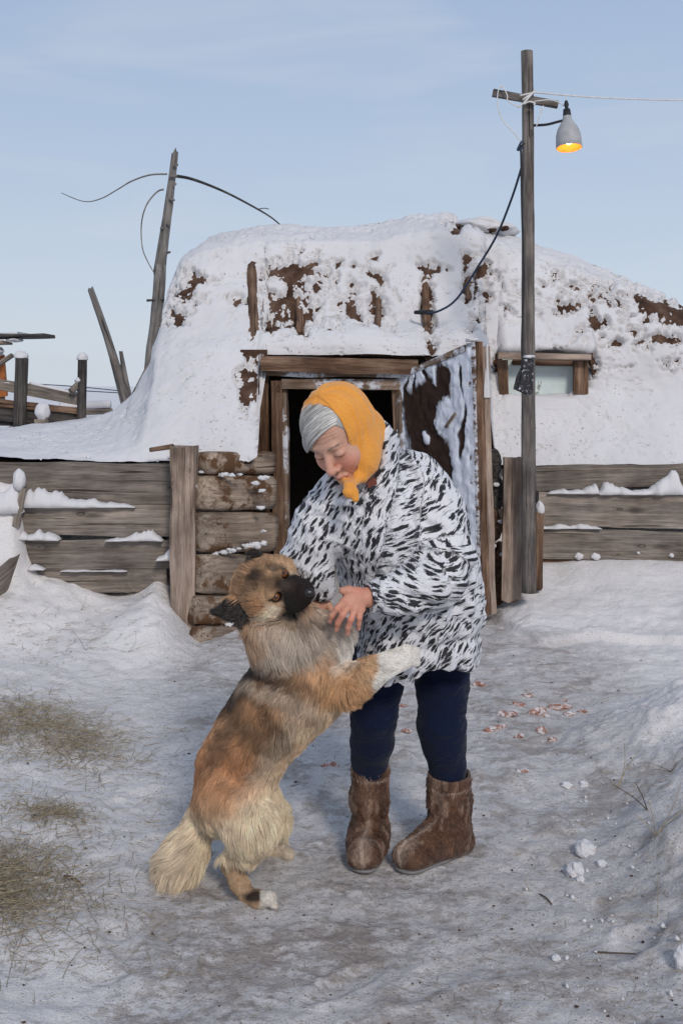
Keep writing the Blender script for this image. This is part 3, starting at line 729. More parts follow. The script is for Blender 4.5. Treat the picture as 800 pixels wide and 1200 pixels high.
# ------------------------------------------------------------------ retaining walls of boards
lwall = empty('board_wall', (-1.4, 6.0, .1), 'wall of four wide grey boards left of the pale post, snow bank on top', 'wall')
YL = 6.0
for (xa, ya, xb, yb, h, dy) in ((-400, 560, 203, 568, 48, .0), (25, 609, 202, 611, 36, -.015), (23, 650, 202, 649, 34, -.03), (18, 681, 196, 679, 28, -.02)):
    plank('board', P(xa, ya, YL + dy), P(xb, yb, YL + dy), RP(h, YL), .03, GREY, lwall, wob=.007, chip=.004)
plank('stake', P(20, 617, 5.9), P(28, 572, 5.9), .035, .03, GREY, lwall, up=(-1, 0, 0))
lump('snow_cap', P(23, 563, 5.9), (RP(7, 5.9), .04, RP(13, 5.9)), SNOW, lwall, amp=.12, n=14)
plank('side_board', P(-35, 712, 5.45), P(25, 660, 5.93), .13, .03, GREY, lwall)
plank('side_board', P(-35, 765, 5.40), P(22, 690, 5.90), .13, .03, GREY, lwall)
def drift(parent, x0, x1, yb, hs, Y, d=.045, seed=1):
    """snow lying along a board: crest heights hs (px) sampled evenly"""
    n = 60; xs = np.linspace(x0, x1, n); hh = np.interp(np.linspace(0, 1, n), np.linspace(0, 1, len(hs)), hs)
    ee = np.linspace(0, 1, n); hh = hh * np.minimum(1, np.minimum(ee, 1 - ee) / .07) ** .6 * (1 + .22 * fbm(np.stack([xs * .17, 0 * xs + seed, 0 * xs], -1), seed + 40, 3)); hh = np.maximum(hh * (1 + .35 * fbm(np.stack([xs * .09, 0 * xs + seed, 0 * xs], -1), seed, 3)), .3)
    prof = [(0, 0), (-1.0, .0), (-1.05, .35), (-.8, .75), (-.45, .97), (0, 1.0), (.3, .9), (.3, 0)]
    V = np.array([[P(x, yb, Y) + np.array([0, a * d * (1 + .3 * vnoise(np.array([[x * .1, seed, 0]]), seed)[0]), RP(h, Y) * b]) for a, b in prof] for x, h in zip(xs, hh)])
    m_ = len(prof); F = [(i * m_ + j, i * m_ + (j + 1) % m_, (i + 1) * m_ + (j + 1) % m_, (i + 1) * m_ + j) for i in range(n - 1) for j in range(m_)]
    F += [tuple(range(m_)), tuple(reversed(range((n - 1) * m_, n * m_)))]
    o = mesh_np('snow_drift', V.reshape(-1, 3), F, SNOW, parent); return o
drift(lwall, 28, 160, 594, [22, 17, 12, 9, 8, 5, 2], 5.98, .05, 2)
drift(lwall, -30, 30, 600, [10, 22, 30], 5.96, .07, 3)
drift(lwall, 25, 72, 632, [12, 8, 11, 7, 2], 5.95, .05, 4)
drift(lwall, 125, 192, 633, [1, 3, 4, 10, 12, 3], 5.95, .05, 5)
drift(lwall, 28, 54, 667, [3, 6, 1], 5.94, .04, 6)
drift(lwall, 72, 150, 669, [1, 2, 1, .5, 2, 1], 5.95, .03, 7)
drift(lwall, 185, 203, 655, [2, 5, 14], 5.93, .06, 8)
rwall = empty('board_wall', (1.6, 6.6, .2), 'wall of grey boards right of the lamp pole with snow ridge on its second board', 'wall')
YR = 6.58
for (xa, ya, xb, yb, h, dy) in ((627, 560, 1250, 549, 28, .0), (630, 596, 1250, 610, 38, -.025), (634, 637, 1250, 652, 36, -.03), (636, 661, 1250, 678, 12, -.01)):
    plank('board', P(xa, ya, YR + dy), P(xb, yb, YR + dy), RP(h, YR), .03, GREY if h > 20 else BROWN, rwall, wob=.007, chip=.004)
drift(rwall, 640, 700, 578, [1, 5, 7, 13], 6.56, .05, 11)
drift(rwall, 700, 800, 579, [13, 9, 5, 6, 22, 26], 6.56, .06, 12)
drift(rwall, 630, 703, 619, [2, 5, 3, 6, 1], 6.55, .04, 13)
for (a, b, r) in ((678, 652, 5), (697, 652, 5), (747, 648, 2), (786, 651, 3)):
    lump('snow_patch', P(a, b, 6.53), (RP(r, 6.5), .012, RP(r * .8, 6.5)), SNOW, rwall, amp=.4, n=10)
# log ends and boards right of the door
ends = empty('log_stack', tuple(P(582, 700, 6.2)), 'dark rounded log ends stacked between open door and lamp pole', 'logs')
for (a, b, rx, ry) in ((580, 548, 9, 17), (583, 583, 10, 19), (582, 620, 10, 19), (583, 657, 11, 19), (582, 692, 10, 17)):
    A = P(a, b, 6.2)
    o = log('log', A, A + np.array([.05, .32, 0]), RP(ry, 6.2), RP(ry, 6.2), BROWN if b > 590 else DARKW, ends, wob=.12, squash=rx / ry, rag=.015, n=6)
for (a, b) in ((581, 568), (586, 611), (578, 640), (588, 650)):
    lump('snow_patch', P(a, b, 6.17), (.018, .012, .012), SNOW, ends, n=8)
ub = empty('upright_board', tuple(P(601, 700, 6.12)), 'grey upright board leaning just left of the lamp pole', 'board')
plank('board', P(599, 703, 6.10), P(602, 536, 6.14), RP(23, 6.1), .035, GREYW, ub, up=(-1, 0, 0), wob=.006, ragged=.02)
plank('board', P(612, 690, 6.16), P(612, 545, 6.18), RP(10, 6.1), .03, GREY, ub, up=(-1, 0, 0), wob=.005)
stub = empty('post_stub', tuple(P(630, 690, 6.2)), 'short broken brown post with snow cap right behind the lamp pole', 'post')
log('post_body', P(630, 690, 6.2), P(631, 600, 6.2), RP(6, 6.2), RP(6, 6.2), BROWN, stub, wob=.15, rag=.02)
lump('snow_cap', P(632, 596, 6.2), (RP(5, 6.2), .03, RP(8, 6.2)), SNOW, stub, n=12)

# ------------------------------------------------------------------ lamp pole
YP = 6.0
lamp = empty('lamp_pole', tuple(P(619, 690, YP)), 'tall weathered grey pole with a crossbar left of the right board wall', 'pole')
log('pole', P(619, 694, YP), P(616, 60, YP), RP(8.8, YP), RP(6.6, YP), LAMPW, lamp, wob=.07, n=60, seg=18)
plank('crossbar', P(577, 109, YP - .045), P(653, 123, YP - .045), RP(8, YP), .035, LAMPW, lamp, wob=.003)
WIREW = plain('white_wire', (.62, .60, .58), .5); WIREB = plain('blue_black_cable', (.02, .035, .07), .5); BLACK = plain('black_rubber', (.018, .018, .02), .6)
YQ = YP - .09
for pts in ([(606, 126), (616, 118), (626, 106), (612, 122), (622, 110)], [(613, 122), (620, 119), (626, 121), (625, 123)], [(609, 112), (618, 110), (627, 108)], [(612, 117), (619, 112), (627, 107)]):
    tube('binding_wire', [P(a, b, YQ) for a, b in pts], .0045, WIREW, lamp)
tube('wire', [P(610, 126, YQ), P(600, 122, YQ), P(594, 117, YQ), P(594, 112, YQ), P(588, 101, YQ), P(583, 108, YQ), P(583, 125, YQ), P(590, 143, YQ), P(603, 157, YQ), P(610, 166, YQ)], .0032, WIREW, lamp)
tube('wire', [P(636, 124, YQ), P(632, 136, YQ), P(628, 148, YQ)], .003, WIREW, lamp)
tube('wire', [P(625, 119, YQ), P(641, 117, YQ), P(652, 119, YQ), P(660, 124, YQ)], .003, WIREW, lamp)
tube('cable', [P(614, 168, YP - .07), P(609, 173, YP - .08), P(610, 180, YP - .08), P(611, 240, YP - .07), P(613, 330, YP - .07), P(611, 400, YP - .07), P(612, 425, YP - .07)], .0055, BLACK, lamp)
tube('cable', [P(611, 165, YP - .08), P(606, 176, YP - .08), P(613, 172, YP - .08)], .006, WIREB, lamp)
far_wire = tube('wire_span', [P(624, 108, YQ), P(680, 113, 6.2), P(740, 116, 6.5), P(800, 117.5, 6.8), P(860, 117, 7.1), P(930, 114, 7.5), P(1010, 109, 8.0)], .0045, WIREW)
tag(far_wire, 'thin white wire running from the lamp pole off to the right edge', 'wire')
cab = tube('sagging_cable', [P(611, 195, YP - .06), P(600, 230, 6.1), P(582, 275, 6.25), P(560, 312, 6.4), P(535, 350, 6.52), P(515, 364, 6.55), P(500, 367, 6.62)], .0065, WIREB)
tag(cab, 'dark blue cable sagging from the pole to the snowy wall', 'cable')
tube('cable_end', [P(506, 366, 6.6), P(486, 366, 6.7)], .016, BLACK, cab, r1=.012)
# lamp shade
shade = empty('street_lamp', tuple(P(665, 150, YP - .1)), 'bell-shaped grey lamp glowing orange inside, hung from the pole crossbar', 'lamp')
c0 = P(664, 136, YP - .12); ax = np.array([.035, .05, -1.0]); 
ax = np.array([.03, -.16, -1.0]); ax /= np.linalg.norm(ax)
e1 = np.cross(ax, [0, 1, 0]); e1 /= np.linalg.norm(e1); e2 = np.cross(ax, e1)
def lathe(name, prof, mat, parent, seg=36):
    V = [c0 + ax * t + r * (math.cos(2 * math.pi * j / seg) * e1 + math.sin(2 * math.pi * j / seg) * e2) for t, r in prof for j in range(seg)]
    F = [(i * seg + j, (i + 1) * seg + j, (i + 1) * seg + (j + 1) % seg, i * seg + (j + 1) % seg) for i in range(len(prof) - 1) for j in range(seg)]
    return mesh_np(name, np.array(V), F, mat, parent)
SHM = plain('grey_enamel', (.34, .34, .35), .55, .4, var=.12)
INM = plain('orange_enamel_inside', (.62, .22, .04), .6, .3)
k_ = YP / FPX
lathe('lamp_shade', [(0, .012), (.002, 5 * k_), (5 * k_, 5.5 * k_), (9 * k_, 8 * k_), (16 * k_, 12 * k_), (23 * k_, 14 * k_), (31 * k_, 14.6 * k_), (38 * k_, 14.8 * k_), (38.5 * k_, 14.2 * k_)], SHM, shade)
lathe('reflector', [(38.4 * k_, 14.2 * k_), (30 * k_, 13.8 * k_), (20 * k_, 12 * k_), (12 * k_, 8 * k_), (6 * k_, 4 * k_), (6 * k_, .001)], INM, shade)
lathe('socket', [(-8 * k_, 2 * k_), (-8 * k_, 4 * k_), (-2 * k_, 4.6 * k_), (1 * k_, 5 * k_), (1.2 * k_, .5 * k_)], BLACK, shade)
lathe('plug', [(-19 * k_, 1 * k_), (-17 * k_, 2 * k_), (-14 * k_, 2.8 * k_), (-11 * k_, 2.2 * k_), (-8 * k_, 1.4 * k_)], BLACK, shade)
BM = bpy.data.materials.new('lit_bulb'); BM.use_nodes = True; _b = BM.node_tree.nodes['Principled BSDF']
_b.inputs['Emission Color'].default_value = (1.0, .70, .30, 1); _b.inputs['Emission Strength'].default_value = 13
lathe('bulb', [(10 * k_, 1 * k_), (14 * k_, 2.2 * k_), (22 * k_, 5.0 * k_), (28 * k_, 6.4 * k_), (32 * k_, 5.0 * k_), (34.5 * k_, .3 * k_)], BM, shade)
tube('bracket_wire', [P(625, 147, YP - .06), P(640, 146, YP - .1), P(652, 143, YP - .12), P(660, 141, YP - .12)], .007, BLACK, shade)
pl = bpy.data.lights.new('bulb_glow', 'POINT'); plo = bpy.data.objects.new('bulb_glow', pl); COL.objects.link(plo)
plo.parent = shade; plo.location = Vector(c0 + ax * 35.5 * k_) - shade.location; pl.energy = .30; pl.color = (1.0, .45, .12); pl.shadow_soft_size = .02
# black rubber boot shaft hanging on the pole
v = Vol(P(595, 470, 5.9) - .03, P(632, 412, 5.8) + np.array([.03, .15, .03]), .006)
flapY = 5.86
flap = empty('hanging_flap', tuple(P(615, 420, flapY)), 'black rubber flap dusted with snow hanging on the lamp pole', 'flap')
def slab(name, out, Y, t, mat, parent, n=1):
    o = [P(a, b, Y) for a, b in out]; m_ = len(o); o2 = [p + np.array([0, t, 0]) for p in o]
    F = [tuple(range(m_)), tuple(reversed(range(m_, 2 * m_)))] + [(i, m_ + i, m_ + (i + 1) % m_, (i + 1) % m_) for i in range(m_)]
    return mesh_np(name, np.array(o + o2), F, mat, parent, smooth=False)
RUB = Mat('snow_dusted_rubber', .65, .35); _p = RUB.obj((1, 1, 1)); RUB.color(RUB.mix(RUB.rng(RUB.noise(_p, 45, 5, .7), .56, .64), (.018, .018, .022), (.5, .5, .55))); RUB = RUB.m
slab('flap_body', [(612, 418), (625, 420), (624, 462), (618, 463), (602, 456), (606, 440), (611, 430)], flapY - .01, .035, RUB, flap)
slab('fold', [(613, 421), (619, 420), (618, 462), (607, 457), (611, 438)], flapY - .028, .016, RUB, flap)
lump('snow_dust', P(619, 418, flapY), (RP(7, 6), .03, RP(2, 6)), SNOW, flap, n=10)

# ------------------------------------------------------------------ fence and poles behind on the left
bf_ = empty('pole_fence', tuple(P(60, 500, 8.6)), 'dark rail fence with snow-capped posts on the bank behind the left wall', 'fence')
YF = 8.6
for (a, b0, b1, r) in ((25, 508, 420, 7.5), (97, 508, 422, 5.5)):
    log('post', P(a, b0, YF), P(a, b1, YF), RP(r, YF), RP(r, YF), DARKW, bf_, wob=.05, seg=14)
    lump('snow_cap', P(a, b1 - 2, YF), (RP(r + 1, YF), RP(r + 1, YF), RP(6.5, YF)), SNOW, bf_, amp=.15, flat=-.3, n=16)
for (xa, ya, xb, yb, h, m_, dy) in ((-40, 443, 92, 468, 13, GREY, .06), (-40, 468, 92, 481, 8, BROWN, .05), (-40, 478, 95, 494, 17, DARKW, .08), (-40, 491, 60, 495, 12, DARKW, .12), (60, 488, 96, 500, 10, BROWN, .12)):
    plank('rail', P(xa, ya, YF + dy), P(xb, yb, YF + dy), RP(h, YF), .04, m_, bf_, wob=.01)
for (xa, ya, xb, yb, hs) in ((35, 449, 90, 461, [2, 3, 2, 1]), (-20, 447, 12, 449, [4, 3])):
    tube('snow_line', [P(xa, ya, YF + .05), P((xa + xb) / 2, (ya + yb) / 2, YF + .05), P(xb, yb, YF + .05)], RP(1.8, YF), SNOW, bf_)
plank('stub', P(52, 505, YF - .3), P(49, 490, YF - .3), RP(14, YF), .06, GREY, bf_, up=(-1, 0, 0))
lump('snow_cap', P(50, 482, YF - .3), (RP(8, YF), .06, RP(11, YF)), SNOW, bf_, amp=.15, n=16)
log('rail_end', P(83, 458, YF - .05), P(95, 446, YF + .02), RP(4, YF), RP(4, YF), GREY, bf_, n=6)
lump('snow_cap', P(93, 446, YF), (RP(5, YF), .04, RP(4, YF)), SNOW, bf_, n=12)
rail2 = log('fallen_rail', P(66, 484, 10.5), P(132, 482, 10.5), RP(3.5, 10.5), RP(3.2, 10.5), GREY, None, wob=.1)
tag(rail2, 'fallen grey rail under snow between the right fence post and the leaning poles', 'rail')
tube('snow_line', [P(70, 477, 10.5), P(100, 475, 10.5), P(130, 474, 10.5)], RP(5, 10.5), SNOW, rail2)
shed = empty('shed', tuple(P(-60, 480, 9.6)), 'corner of an orange-brown shed with a thin snowy roof board at the left edge', 'shed')
plank('roof_board', P(-140, 397, 9.4), P(58, 394, 9.4), RP(4, 9.4), .4, DARKW, shed)
plank('roof_snow', P(-140, 389, 9.42), P(28, 392, 9.42), RP(8, 9.4), .38, SNOW, shed, h1=.012, wob=.015)
plank('roof_board', P(-140, 405, 9.3), P(9, 402, 9.3), RP(4, 9.4), .3, GREYW, shed)
lump('snow_lump', P(-4, 411, 9.3), (RP(9, 9.3), .12, RP(5, 9.3)), SNOW, shed, n=14)
lump('snow_lump', P(18, 398.5, 9.3), (RP(9, 9.3), .1, RP(2.5, 9.3)), SNOW, shed, n=14)
plank('brace', P(-30, 444, 9.2), P(15, 416, 9.2), RP(4, 9.2), .06, GREY, shed)
plank('wall_board', P(-70, 446, 9.5), P(7, 440, 9.5), RP(48, 9.5), .05, plain('orange_brown_board', (.36, .12, .035), .8), shed)
plank('wall_board', P(-70, 478, 9.52), P(6, 473, 9.52), RP(20, 9.5), .05, GREY, shed)

YT = 9.5
for (x0, y0, x1, y1, r0_, r1_, lab) in ((151, 462, 106, 338, 5.5, 3.6, 'long grey pole leaning left above the snow, longest of the leaning poles'),
                                (152, 460, 142, 412, 4.5, 2.2, 'short thick grey pole standing just right of the long leaning pole'),
                                (145, 465, 130, 422, 2.6, 1.2, 'thin grey stick left of the long leaning pole'),
                                (148, 458, 141, 428, 2.6, 2.0, 'stubby stick in the middle of the leaning poles')):
    A, Bq = P(x0, y0 + 12, YT), P(x1, y1, YT + .1)
    tag(log('leaning_pole', A, Bq, RP(r0_, YT), RP(r1_, YT), POLEW, None, wob=.1, rag=.02), lab, 'pole', 'poles leaning together behind the left bank')
pt = [(150, 449, 5), (155, 452, 5)]
for i, (a, b, r) in enumerate(pt):
    pass
ts = empty('snag_pole', tuple(P(178, 440, 9.2)), 'tall bare grey pole with knots and broken branches behind the house corner', 'pole')
log('trunk', P(178, 440, 9.2), P(187, 310, 9.2), RP(8, 9.2), RP(6.5, 9.2), POLEW, ts, wob=.09, n=16)
log('trunk', P(186.5, 318, 9.2), P(204, 180, 9.2), RP(6.8, 9.2), RP(4, 9.2), POLEW, ts, wob=.09, n=18, rag=.06)
for (a, b, c, d) in ((172, 352, 193, 351), (188, 267, 192, 268), (199, 207, 208, 206), (198, 233, 205, 235), (195, 262, 200, 264), (196, 296, 200, 295), (203, 194, 209, 193), (204, 217, 207, 215)):
    log('knot', P(a, b, 9.15), P(c, d, 9.15), .011, .008, DARKW if c - a > 10 else POLEW, ts, n=4, seg=6)
tube('branch', [P(204, 206, 9.2), P(222, 209, 9.15), P(245, 217, 9.1), P(270, 228, 9.1), P(300, 244, 9.1), P(318, 255, 9.1), P(331, 266, 9.1)], .014, DARKW, ts, r1=.005)
tube('branch', [P(196, 204, 9.2), P(176, 205, 9.2), P(155, 212, 9.2), P(138, 222, 9.2), P(118, 233, 9.2), P(98, 236, 9.2), P(72, 226, 9.2)], .008, POLEW, ts, r1=.003)
tube('branch', [P(192, 222, 9.2), P(184, 225, 9.2), P(172, 240, 9.2), P(166, 262, 9.2), P(167, 290, 9.2), P(174, 308, 9.2), P(181, 320, 9.2)], .008, POLEW, ts, r1=.004)
tube('twig', [P(303, 245, 9.1), P(310, 244, 9.1), P(315, 245, 9.1)], .004, POLEW, ts)
st = log('leaning_stick', P(155, 468, 7.35), P(190, 398, 7.35), RP(3.6, 7.3), RP(3, 7.3), GREY, None, wob=.12)
tag(st, 'thin dark stick leaning against the snow-covered left corner of the house', 'stick')
for i, (ya, yb, lab) in enumerate(((450, 459, 'upper of two faint wires near the horizon at left'), (454.5, 461, 'lower of two faint wires near the horizon at left'))):
    w_ = tube('overhead_wire', [P(40, ya, 40), P(90, ya + 3, 40), P(150, yb, 40)], .018, WIREB); tag(w_, lab, 'wire', 'wires on the horizon')

# ------------------------------------------------------------------ hay, straw, bricks and lumps on the ground
def straws(name, pts, mat, r=.0011, parent=None):
    """many curved flat blades: pts list of (base, dir, length, bend)"""
    V = []; F = []
    for (b, d, L, bend) in pts:
        b = np.asarray(b); d = np.asarray(d) / (np.linalg.norm(d) + 1e-9); side = np.cross(d, [.1, -.3, 1]); side /= np.linalg.norm(side) + 1e-9
        k0 = len(V); n = 4
        for i in range(n + 1):
            t = i / n; p = b + d * L * t + np.asarray(bend) * t * t * L; w = r * (1 - .6 * t); up = np.cross(side, d)
            V += [p - side * w, p + side * w, p + up * w]
        for i in range(n):
            a = k0 + i * 3
            F += [(a, a + 1, a + 4, a + 3), (a + 1, a + 2, a + 5, a + 4), (a + 2, a, a + 3, a + 5)]
    return mesh_np(name, np.array(V), np.array(F), mat, parent)
HAY = Mat('dry_hay', .85, .2); HAY.color(HAY.ramp(HAY.noise(HAY.obj(rand=False), 60, 3), [(.3, (.15, .12, .075)), (.5, (.33, .27, .18)), (.7, (.50, .42, .30))])); HAY = HAY.m
TWIG = plain('dark_twig', (.10, .075, .055), .8, var=.4, scale=60)
def gpx(px, py):
    """ground point seen at a picture position"""
    Y = 2.3; best = None
    ys = np.linspace(2.2, 6.6, 900); xs = (px - 400) * ys / FPX; zs = ground_z(xs, ys); p = CH - (py - HY) * ys / FPX
    j = np.argmax(zs >= p) if (zs >= p).any() else 899
    return np.array([xs[j], ys[j], zs[j]])
def scatter(n, fn):
    out = []
    for _ in range(n):
        b = fn()
        if b is None: continue
        out.append(b)
    return out
rs = np.random.RandomState(5)
def hay_clump(px, py, rx, ry, n, L, lab):
    c = gpx(px, py); o = empty('hay_tuft', tuple(c), lab, 'hay', 'tufts of hay on the left bank'); pts = []
    for _ in range(int(n * 1.6)):
        x = c[0] + rs.randn() * rx * 1.25 * (1 + (rs.rand() < .25)); y = c[1] + rs.randn() * ry * 1.1 * (1 + (rs.rand() < .25)) + (x - c[0]) * -.25
        a = rs.uniform(0, 6.28); e = abs(rs.randn()) * .28
        pts.append(((x, y, gz_fast(x, y) + rs.uniform(-.003, .02)), (math.cos(a), math.sin(a), e), L * rs.uniform(.35, 1.2), (rs.randn() * .15, rs.randn() * .15, -.35 * rs.rand())))
    straws('blades', pts, HAY, .0011, o)['kind'] = 'stuff'; return o
def gz_fast(x, y): 
    i = np.clip(np.searchsorted(gx, x), 1, len(gx) - 1); j = np.clip(np.searchsorted(gy, y), 1, len(gy) - 1); return GZ[i, j]
hay_clump(30, 848, .15, .13, 900, .13, 'long matted tuft of dry hay on snow at the left edge, halfway down')
hay_clump(80, 878, .09, .08, 300, .10, 'thin spread of hay just right of the long matted tuft')
hay_clump(62, 955, .045, .04, 260, .07, 'small round hay tuft between the two larger ones')
hay_clump(2, 1040, .085, .10, 1000, .11, 'dense dark hay clump at the lower left edge')
hay_clump(45, 748, .20, .14, 160, .08, 'sparse hay scattered below the left boards')
pts = []
for _ in range(4200):
    u = rs.rand()
    if u < .62: px, py = rs.uniform(-10, 270), 700 + 420 * rs.rand() ** .9
    elif u < .85: px, py = rs.uniform(560, 810), rs.uniform(760, 1180)
    else: px, py = rs.uniform(230, 640), rs.uniform(760, 1200)
    Y = CH * FPX / (py - HY); Y = min(max(Y, 2.3), 6.0) * .97; x = (px - 400) * Y / FPX
    a = rs.uniform(0, 6.28); L = rs.uniform(.012, .055) * (1.3 if u < .62 else .8)
    if vnoise(np.array([[x * 4, Y * 4, 3.]]), 77)[0] < rs.uniform(-.9, .6): continue
    pts.append(((x, Y, gz_fast(x, Y) + .002), (math.cos(a), math.sin(a), rs.uniform(-.02, .12)), L, (rs.randn() * .2, rs.randn() * .2, -.05)))
tag(straws('scattered_straw', pts, HAY, .0007), 'loose straw scattered over the snow', 'straw', kind='stuff')
def stalks(px, py, specs, lab, mat=HAY, r=.0011):
    c = gpx(px, py); o = empty('dry_stalk', tuple(c), lab, 'plant', 'dry stalks poking out of the snow')
    for (dx, dz, L, cx) in specs:
        tube('stalk', [c, c + np.array([dx * .4 + cx, -.02, dz * .5]) * L, c + np.array([dx, -.03, dz]) * L], r, mat, o, seg=5, r1=r * .5)
stalks(95, 715, ((.3, .9, .10, .1), (.8, .5, .09, .2)), 'curled dry stalks below the left board wall')
stalks(170, 700, ((-.5, .8, .16, -.3), (.1, .9, .15, .4), (-.9, .25, .17, -.1)), 'curved dry stalks left of the pale post')
stalks(150, 765, ((.9, .3, .16, .0), (.3, .8, .12, .2), (-.9, .2, .14, 0)), 'fan of dry stalks in the middle of the left bank')
stalks(100, 762, ((-.5, .8, .12, .0), (.5, .3, .06, 0)), 'two short dark stalks on the left bank', TWIG)
stalks(175, 965, ((-.9, .35, .14, .1), (.6, .8, .10, 0), (-.7, -.0, .16, 0), (.9, .2, .10, 0)), 'straw stalks crossed on the snow left of the dog tail')
stalks(758, 950, ((-.8, .62, .13, 0), (-.4, .9, .10, 0)), 'long dark twig stuck in the right snow mound', TWIG, .0022)
stalks(722, 925, ((.15, .98, .16, .1), (.45, .8, .18, 0), (-.5, .6, .12, 0)), 'tall dry grass stalks at the foot of the right mound', HAY, .0016)
stalks(768, 980, ((.4, .9, .18, .1), (-.5, .5, .13, 0), (.8, .7, .14, 0), (-.2, .9, .12, 0)), 'cluster of dry stalks on the right mound near the edge', HAY, .0016)
stalks(786, 905, ((-.9, .35, .10, 0), (.5, .6, .08, 0), (-.6, .1, .10, 0)), 'small dry sprig on top of the right mound', TWIG, .0013)
stalks(770, 1075, ((0, 1, .12, 0), (-.9, .1, .07, 0), (.9, 0, .07, 0)), 'thin cross-shaped straw low on the right mound', HAY, .0011)
stalks(620, 1045, ((.1, .9, .07, -.2), (-.8, .3, .05, 0)), 'bent straw right of the right boot')
tw = tube('twig', [gpx(700, 1118) + [0, 0, .004], gpx(722, 1121) + [0, 0, .008], gpx(745, 1120) + [0, 0, .004]], .0022, TWIG); tag(tw, 'short straight brown twig lying at lower right', 'twig')
tw = tube('twig', [gpx(632, 1050) + [0, 0, .004], gpx(640, 1056) + [0, 0, .006], gpx(646, 1062) + [0, 0, .004]], .0022, TWIG); tag(tw, 'tiny brown twig left of the snow chunks', 'twig')
tw = tube('twig', [gpx(76, 1030) + [0, 0, .006], gpx(86, 1036) + [0, 0, .014], gpx(98, 1041) + [0, 0, .006]], .006, TWIG, r1=.002); tag(tw, 'dark stub of wood on snow near the dense hay clump', 'twig')
BRK = Mat('snowy_red_brick', .9, .2); _p = BRK.obj(); _g = BRK.new('ShaderNodeNewGeometry')
BRK.color(BRK.mix(BRK.rng(BRK.noise(_p, 40, 4, .7), .46, .58), BRK.mix(BRK.noise(_p, 22, 4), (.24, .10, .07), (.36, .19, .14)), (.60, .57, .57))); BRK.normal(BRK.bump(BRK.noise(_p, 60, 4, .7), .004)); BRK = BRK.m
bl = [(561, 803, 9, 3), (592, 838, 10, 5), (578, 855, 9, 5), (588, 852, 6, 3), (607, 826, 9, 3), (631, 838, 13, 7), (656, 830, 12, 4), (668, 838, 8, 4), (660, 822, 5, 2), (682, 834, 6, 2), (634, 858, 6, 5), (608, 864, 7, 3), (648, 868, 6, 3), (618, 815, 7, 2), (386, 898, 10, 4), (476, 858, 6, 3), (472, 828, 5, 2), (612, 905, 6, 3)]
pos = ['nearest the open door', 'left end of the main heap', 'lowest at left of the heap', 'beside the lowest left one', 'flat and pale above the heap', 'largest in the middle of the heap', 'right of the largest one', 'pinkish at the right of the heap', 'tiny, above the right side of the heap', 'thin, rightmost of the heap', 'upright, just below the largest one', 'pale, below the heap at left', 'sunk in snow at the lower right', 'sliver at the top of the heap', 'between the dog and the left trouser leg', 'seen between the trouser legs, lower', 'seen between the trouser legs, upper', 'alone, below the rest of the heap']
for (a, b, rx, ry), w_ in zip(bl, pos):
    c = gpx(a, b); o = lump('brick_fragment', c + np.array([0, 0, .002]), (RP(rx, c[1]), RP(rx * .7, c[1]), RP(ry, c[1]) * .9), BRK, None, amp=.5, fr=1.3, n=9, sharp=3)
    for pz in o.data.polygons: pz.use_smooth = False
    tag(o, 'broken red brick piece in trampled snow, ' + w_, 'brick', 'broken bricks on the path')
CH_ = SNOW
ck = [(687, 1000, 13, 11, 'largest snow chunk, at the foot of the right mound'), (673, 1024, 10, 9, 'second snow chunk, angular, left of the largest one'), (680, 1032, 5, 4, 'small snow chunk touching the angular one'), (663, 922, 6, 4, 'snow chunk high up at the left foot of the right mound'), (683, 920, 5, 4, 'snow chunk just right of the highest one'), (800, 1130, 12, 14, 'round snow chunk cut by the right edge'), (651, 1126, 5, 4, 'lone small snow lump low on the path'), (704, 1014, 6, 4, 'snow chunk right of the largest one')]
for a, b, rx, ry, lab in ck:
    c = gpx(a, b); o = lump('snow_chunk', c + np.array([0, 0, RP(ry, c[1]) * .3]), (RP(rx, c[1]), RP(rx, c[1]), RP(ry, c[1])), SNOW, None, amp=.35, fr=1.4, n=14, sharp=4)
    for pz in o.data.polygons: pz.use_smooth = False
    tag(o, lab, 'snow chunk', 'snow chunks by the right mound')
# countless crumbs of snow
V = []; F = []
for _ in range(150):
    if rs.rand() < .9: px, py = 660 + abs(rs.randn()) * 70, rs.uniform(880, 1190)
    else: px, py = rs.uniform(0, 650), rs.uniform(760, 1190)
    Y = CH * FPX / (py - HY) * .97; Y = max(Y, 2.3); x = (px - 400) * Y / FPX; r = .0025 + .009 * rs.rand() ** 4; c = np.array([x, Y, gz_fast(x, Y) + r * .4])
    d = np.array([[1, 0, 0], [-1, 0, 0], [0, 1, 0], [0, -1, 0], [0, 0, 1], [0, 0, -1]]) * r * rs.uniform(.6, 1.3, (6, 1)) + rs.randn(6, 3) * r * .15
    k = len(V); V += list(c + d); F += [(k + a, k + b, k + e) for a, b, e in ((0, 2, 4), (2, 1, 4), (1, 3, 4), (3, 0, 4), (2, 0, 5), (1, 2, 5), (3, 1, 5), (0, 3, 5))]
tag(mesh_np('snow_crumbs', np.array(V), np.array(F), SNOW, None, smooth=False), 'small crumbs of snow scattered on the ground', 'snow crumbs', kind='stuff')
V = []; F = []
for _ in range(420):
    px, py = rs.uniform(0, 800), rs.uniform(745, 1195)
    Y = max(CH * FPX / (py - HY) * .97, 2.3); x = (px - 400) * Y / FPX; r = .0014 + .0045 * rs.rand() ** 3; c = np.array([x, Y, gz_fast(x, Y) + r * .2])
    d = np.array([[1, 0, 0], [-1, 0, 0], [0, 1, 0], [0, -1, 0], [0, 0, .6], [0, 0, -.6]]) * r * rs.uniform(.6, 1.6, (6, 1))
    k = len(V); V += list(c + d); F += [(k + a, k + b, k + e) for a, b, e in ((0, 2, 4), (2, 1, 4), (1, 3, 4), (3, 0, 4), (2, 0, 5), (1, 2, 5), (3, 1, 5), (0, 3, 5))]
